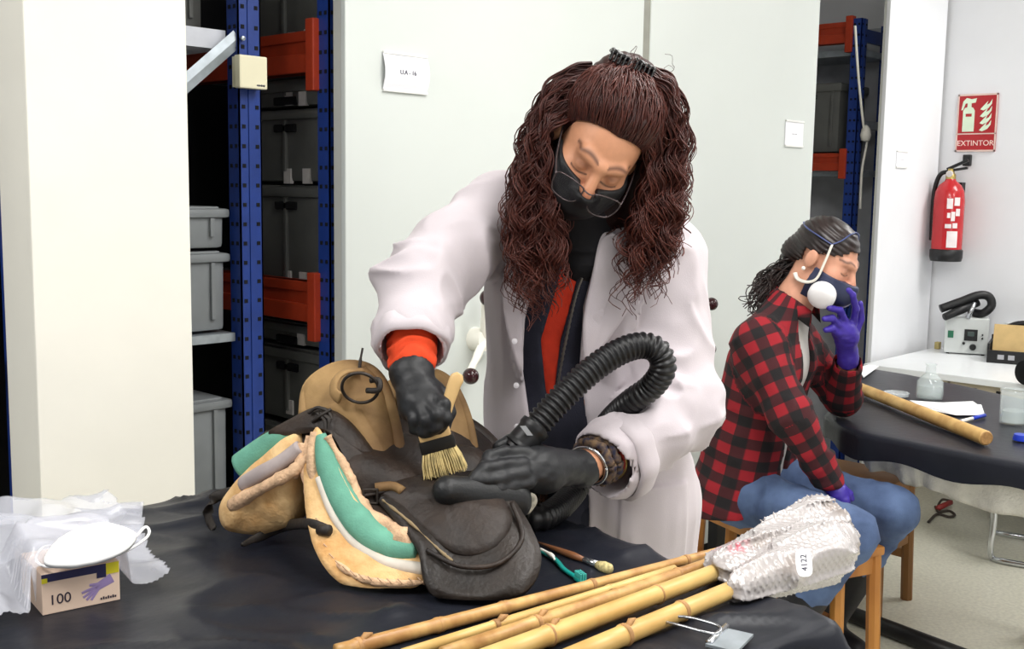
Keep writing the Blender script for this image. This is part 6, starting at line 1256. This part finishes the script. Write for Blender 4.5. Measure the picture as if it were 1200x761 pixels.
V, Fq = v.mesh(); tn = vnoise(V*50, 4)[:, None]*.4; hair.add((V, Fq.tolist()), HB*(1-tn)+HA*tn)
pt = [pv(938, 306, 3.32), pv(925, 312, 3.34), pv(908, 326, 3.35), pv(893, 345, 3.33), pv(884, 362, 3.30)]
for i in range(170):
    q = [p+rs.normal(0, s_, 3) for p, s_ in zip(pt, (.012, .016, .022, .022, .02))]; q = catmull(q, 16)[:rs.integers(10, 17)]
    strand(q, .0030, .0014, .0015, .0035, .09, (HB, HB*(.6)+HA*.4), 22)
hair.build('hair', mat('hair_dark', (34, 25, 25), .35, var=.1, scale=120, attr='Col', spec=.5), body2, smooth=True, fix=False)
mk('hair_tie', *tube([pt[0]+rs.normal(0, .001, 3)+np.array([0, .03*math.cos(t), .03*math.sin(t)]) for t in np.linspace(0, 6.28, 24)], .007, 8), M_blk, body2, smooth=True)
s_ = Vol(*grid_for([h2.w(.086, -.012, -.045)], .012, .002)); s_.ell(h2.w(.086, -.012, -.045), (.006, .006, .006)); mk('earring', *s_.mesh(), M_white, body2, smooth=True)
# respirator
rp_ = thing('respirator_mask', h2.w(0, .09, -.12), 'navy half mask respirator with white filter held to the face', 'respirator')
v = Vol(*grid_for([h2.w(0, .08, -.06)], .13, .0032)); h2.build(v, nb, .047); v.D -= .006; P = v.pts(tuple(slice(0, len(q)) for q in (v.x, v.y, v.z))); L = h2.loc(P)
v.ell(h2.w(0, .10, -.058), np.array((.045, .045, .045))*.95, h2.A, .025); v.cap(h2.w(.0, .10, -.06), h2.w(.055, .075, -.062), .03, .024, .02); v.cap(h2.w(.0, .10, -.06), h2.w(-.055, .075, -.062), .03, .024, .02)
cut = np.maximum(L[..., 2]-(-.024+.12*np.maximum(.02-np.abs(L[..., 0]), 0)), np.maximum(-.122-L[..., 2], .012-L[..., 1])); v.D = np.maximum(v.D, (cut*.95).astype(np.float32)); V, Fq = v.mesh()
mk('face_piece', smoothverts(V, Fq, 1), Fq, mat('respirator_navy', (40, 46, 74), .5, var=.06), rp_, smooth=True, fix=False)
for q in (1, -1):
    ax_ = unit(h2.A[0]*q*.85+h2.A[1]*.35-h2.A[2]*.25); mk('filter', *lathe([(0, -.018), (.035, -.018), (.040, -.006), (.040, .012), (.034, .022), (.018, .027), (0, .028)], h2.w(q*.074, .078, -.084), ax_, 32), mat('filter_white', (236, 234, 236), .5, var=.02), rp_, smooth=True)
M_ybelt = mat('strap_white', (226, 222, 212), .5); M_elast = mat('strap_blue', (70, 82, 130), .35, var=.1)
def on_cap(x, y, z, g=1.03):
    c_ = np.array([0, -.016, .034]); d_ = np.array([x, y, z])-c_; return h2.w(*(c_+d_*g/np.linalg.norm(d_/np.array((.083, .104, .092)))))
for q in (1, -1):
    mk('yoke', *tube(catmull([on_cap(q*.089, .030, .065), h2.w(q*.084, .036, .0), h2.w(q*.084, .040, -.05), h2.w(q*.082, .02, -.075), h2.w(q*.072, -.015, -.085), h2.w(q*.066, -.035, -.075)], 24), .0065, 8, flat=.0035), M_ybelt, rp_, smooth=True)
    mk('head_strap', *tube(catmull([on_cap(q*.090, .030, .065), on_cap(q*.07, .045, .09), on_cap(q*.04, .05, .118), on_cap(0, .052, .133)], 20), .0055, 8, flat=.002), M_elast, rp_, smooth=True)
    mk('head_strap', *tube(catmull([on_cap(q*.090, .030, .065), on_cap(q*.090, -.03, .065), on_cap(q*.075, -.085, .065), on_cap(0, -.122, .06)], 20), .0055, 8, flat=.002), M_elast, rp_, smooth=True)
# repeats of a kind belong together
GR = {'storage_crate': 'grey storage crates on the racks', 'bamboo_cane': 'bamboo canes on the worktable', 'wooden_stool': 'wooden stools', 'storage_rack': 'blue and orange storage racks',
      'shelving_end_panel': 'end panels of the mobile shelving', 'card_holder': 'cards on the shelving panels', 'glass_beaker': 'glass beakers on the black table', 'paper_sheet': 'papers on the black table'}
for o in COL.objects:
    if o.parent is None and o.name.split('.')[0] in GR: o['group'] = GR[o.name.split('.')[0]]
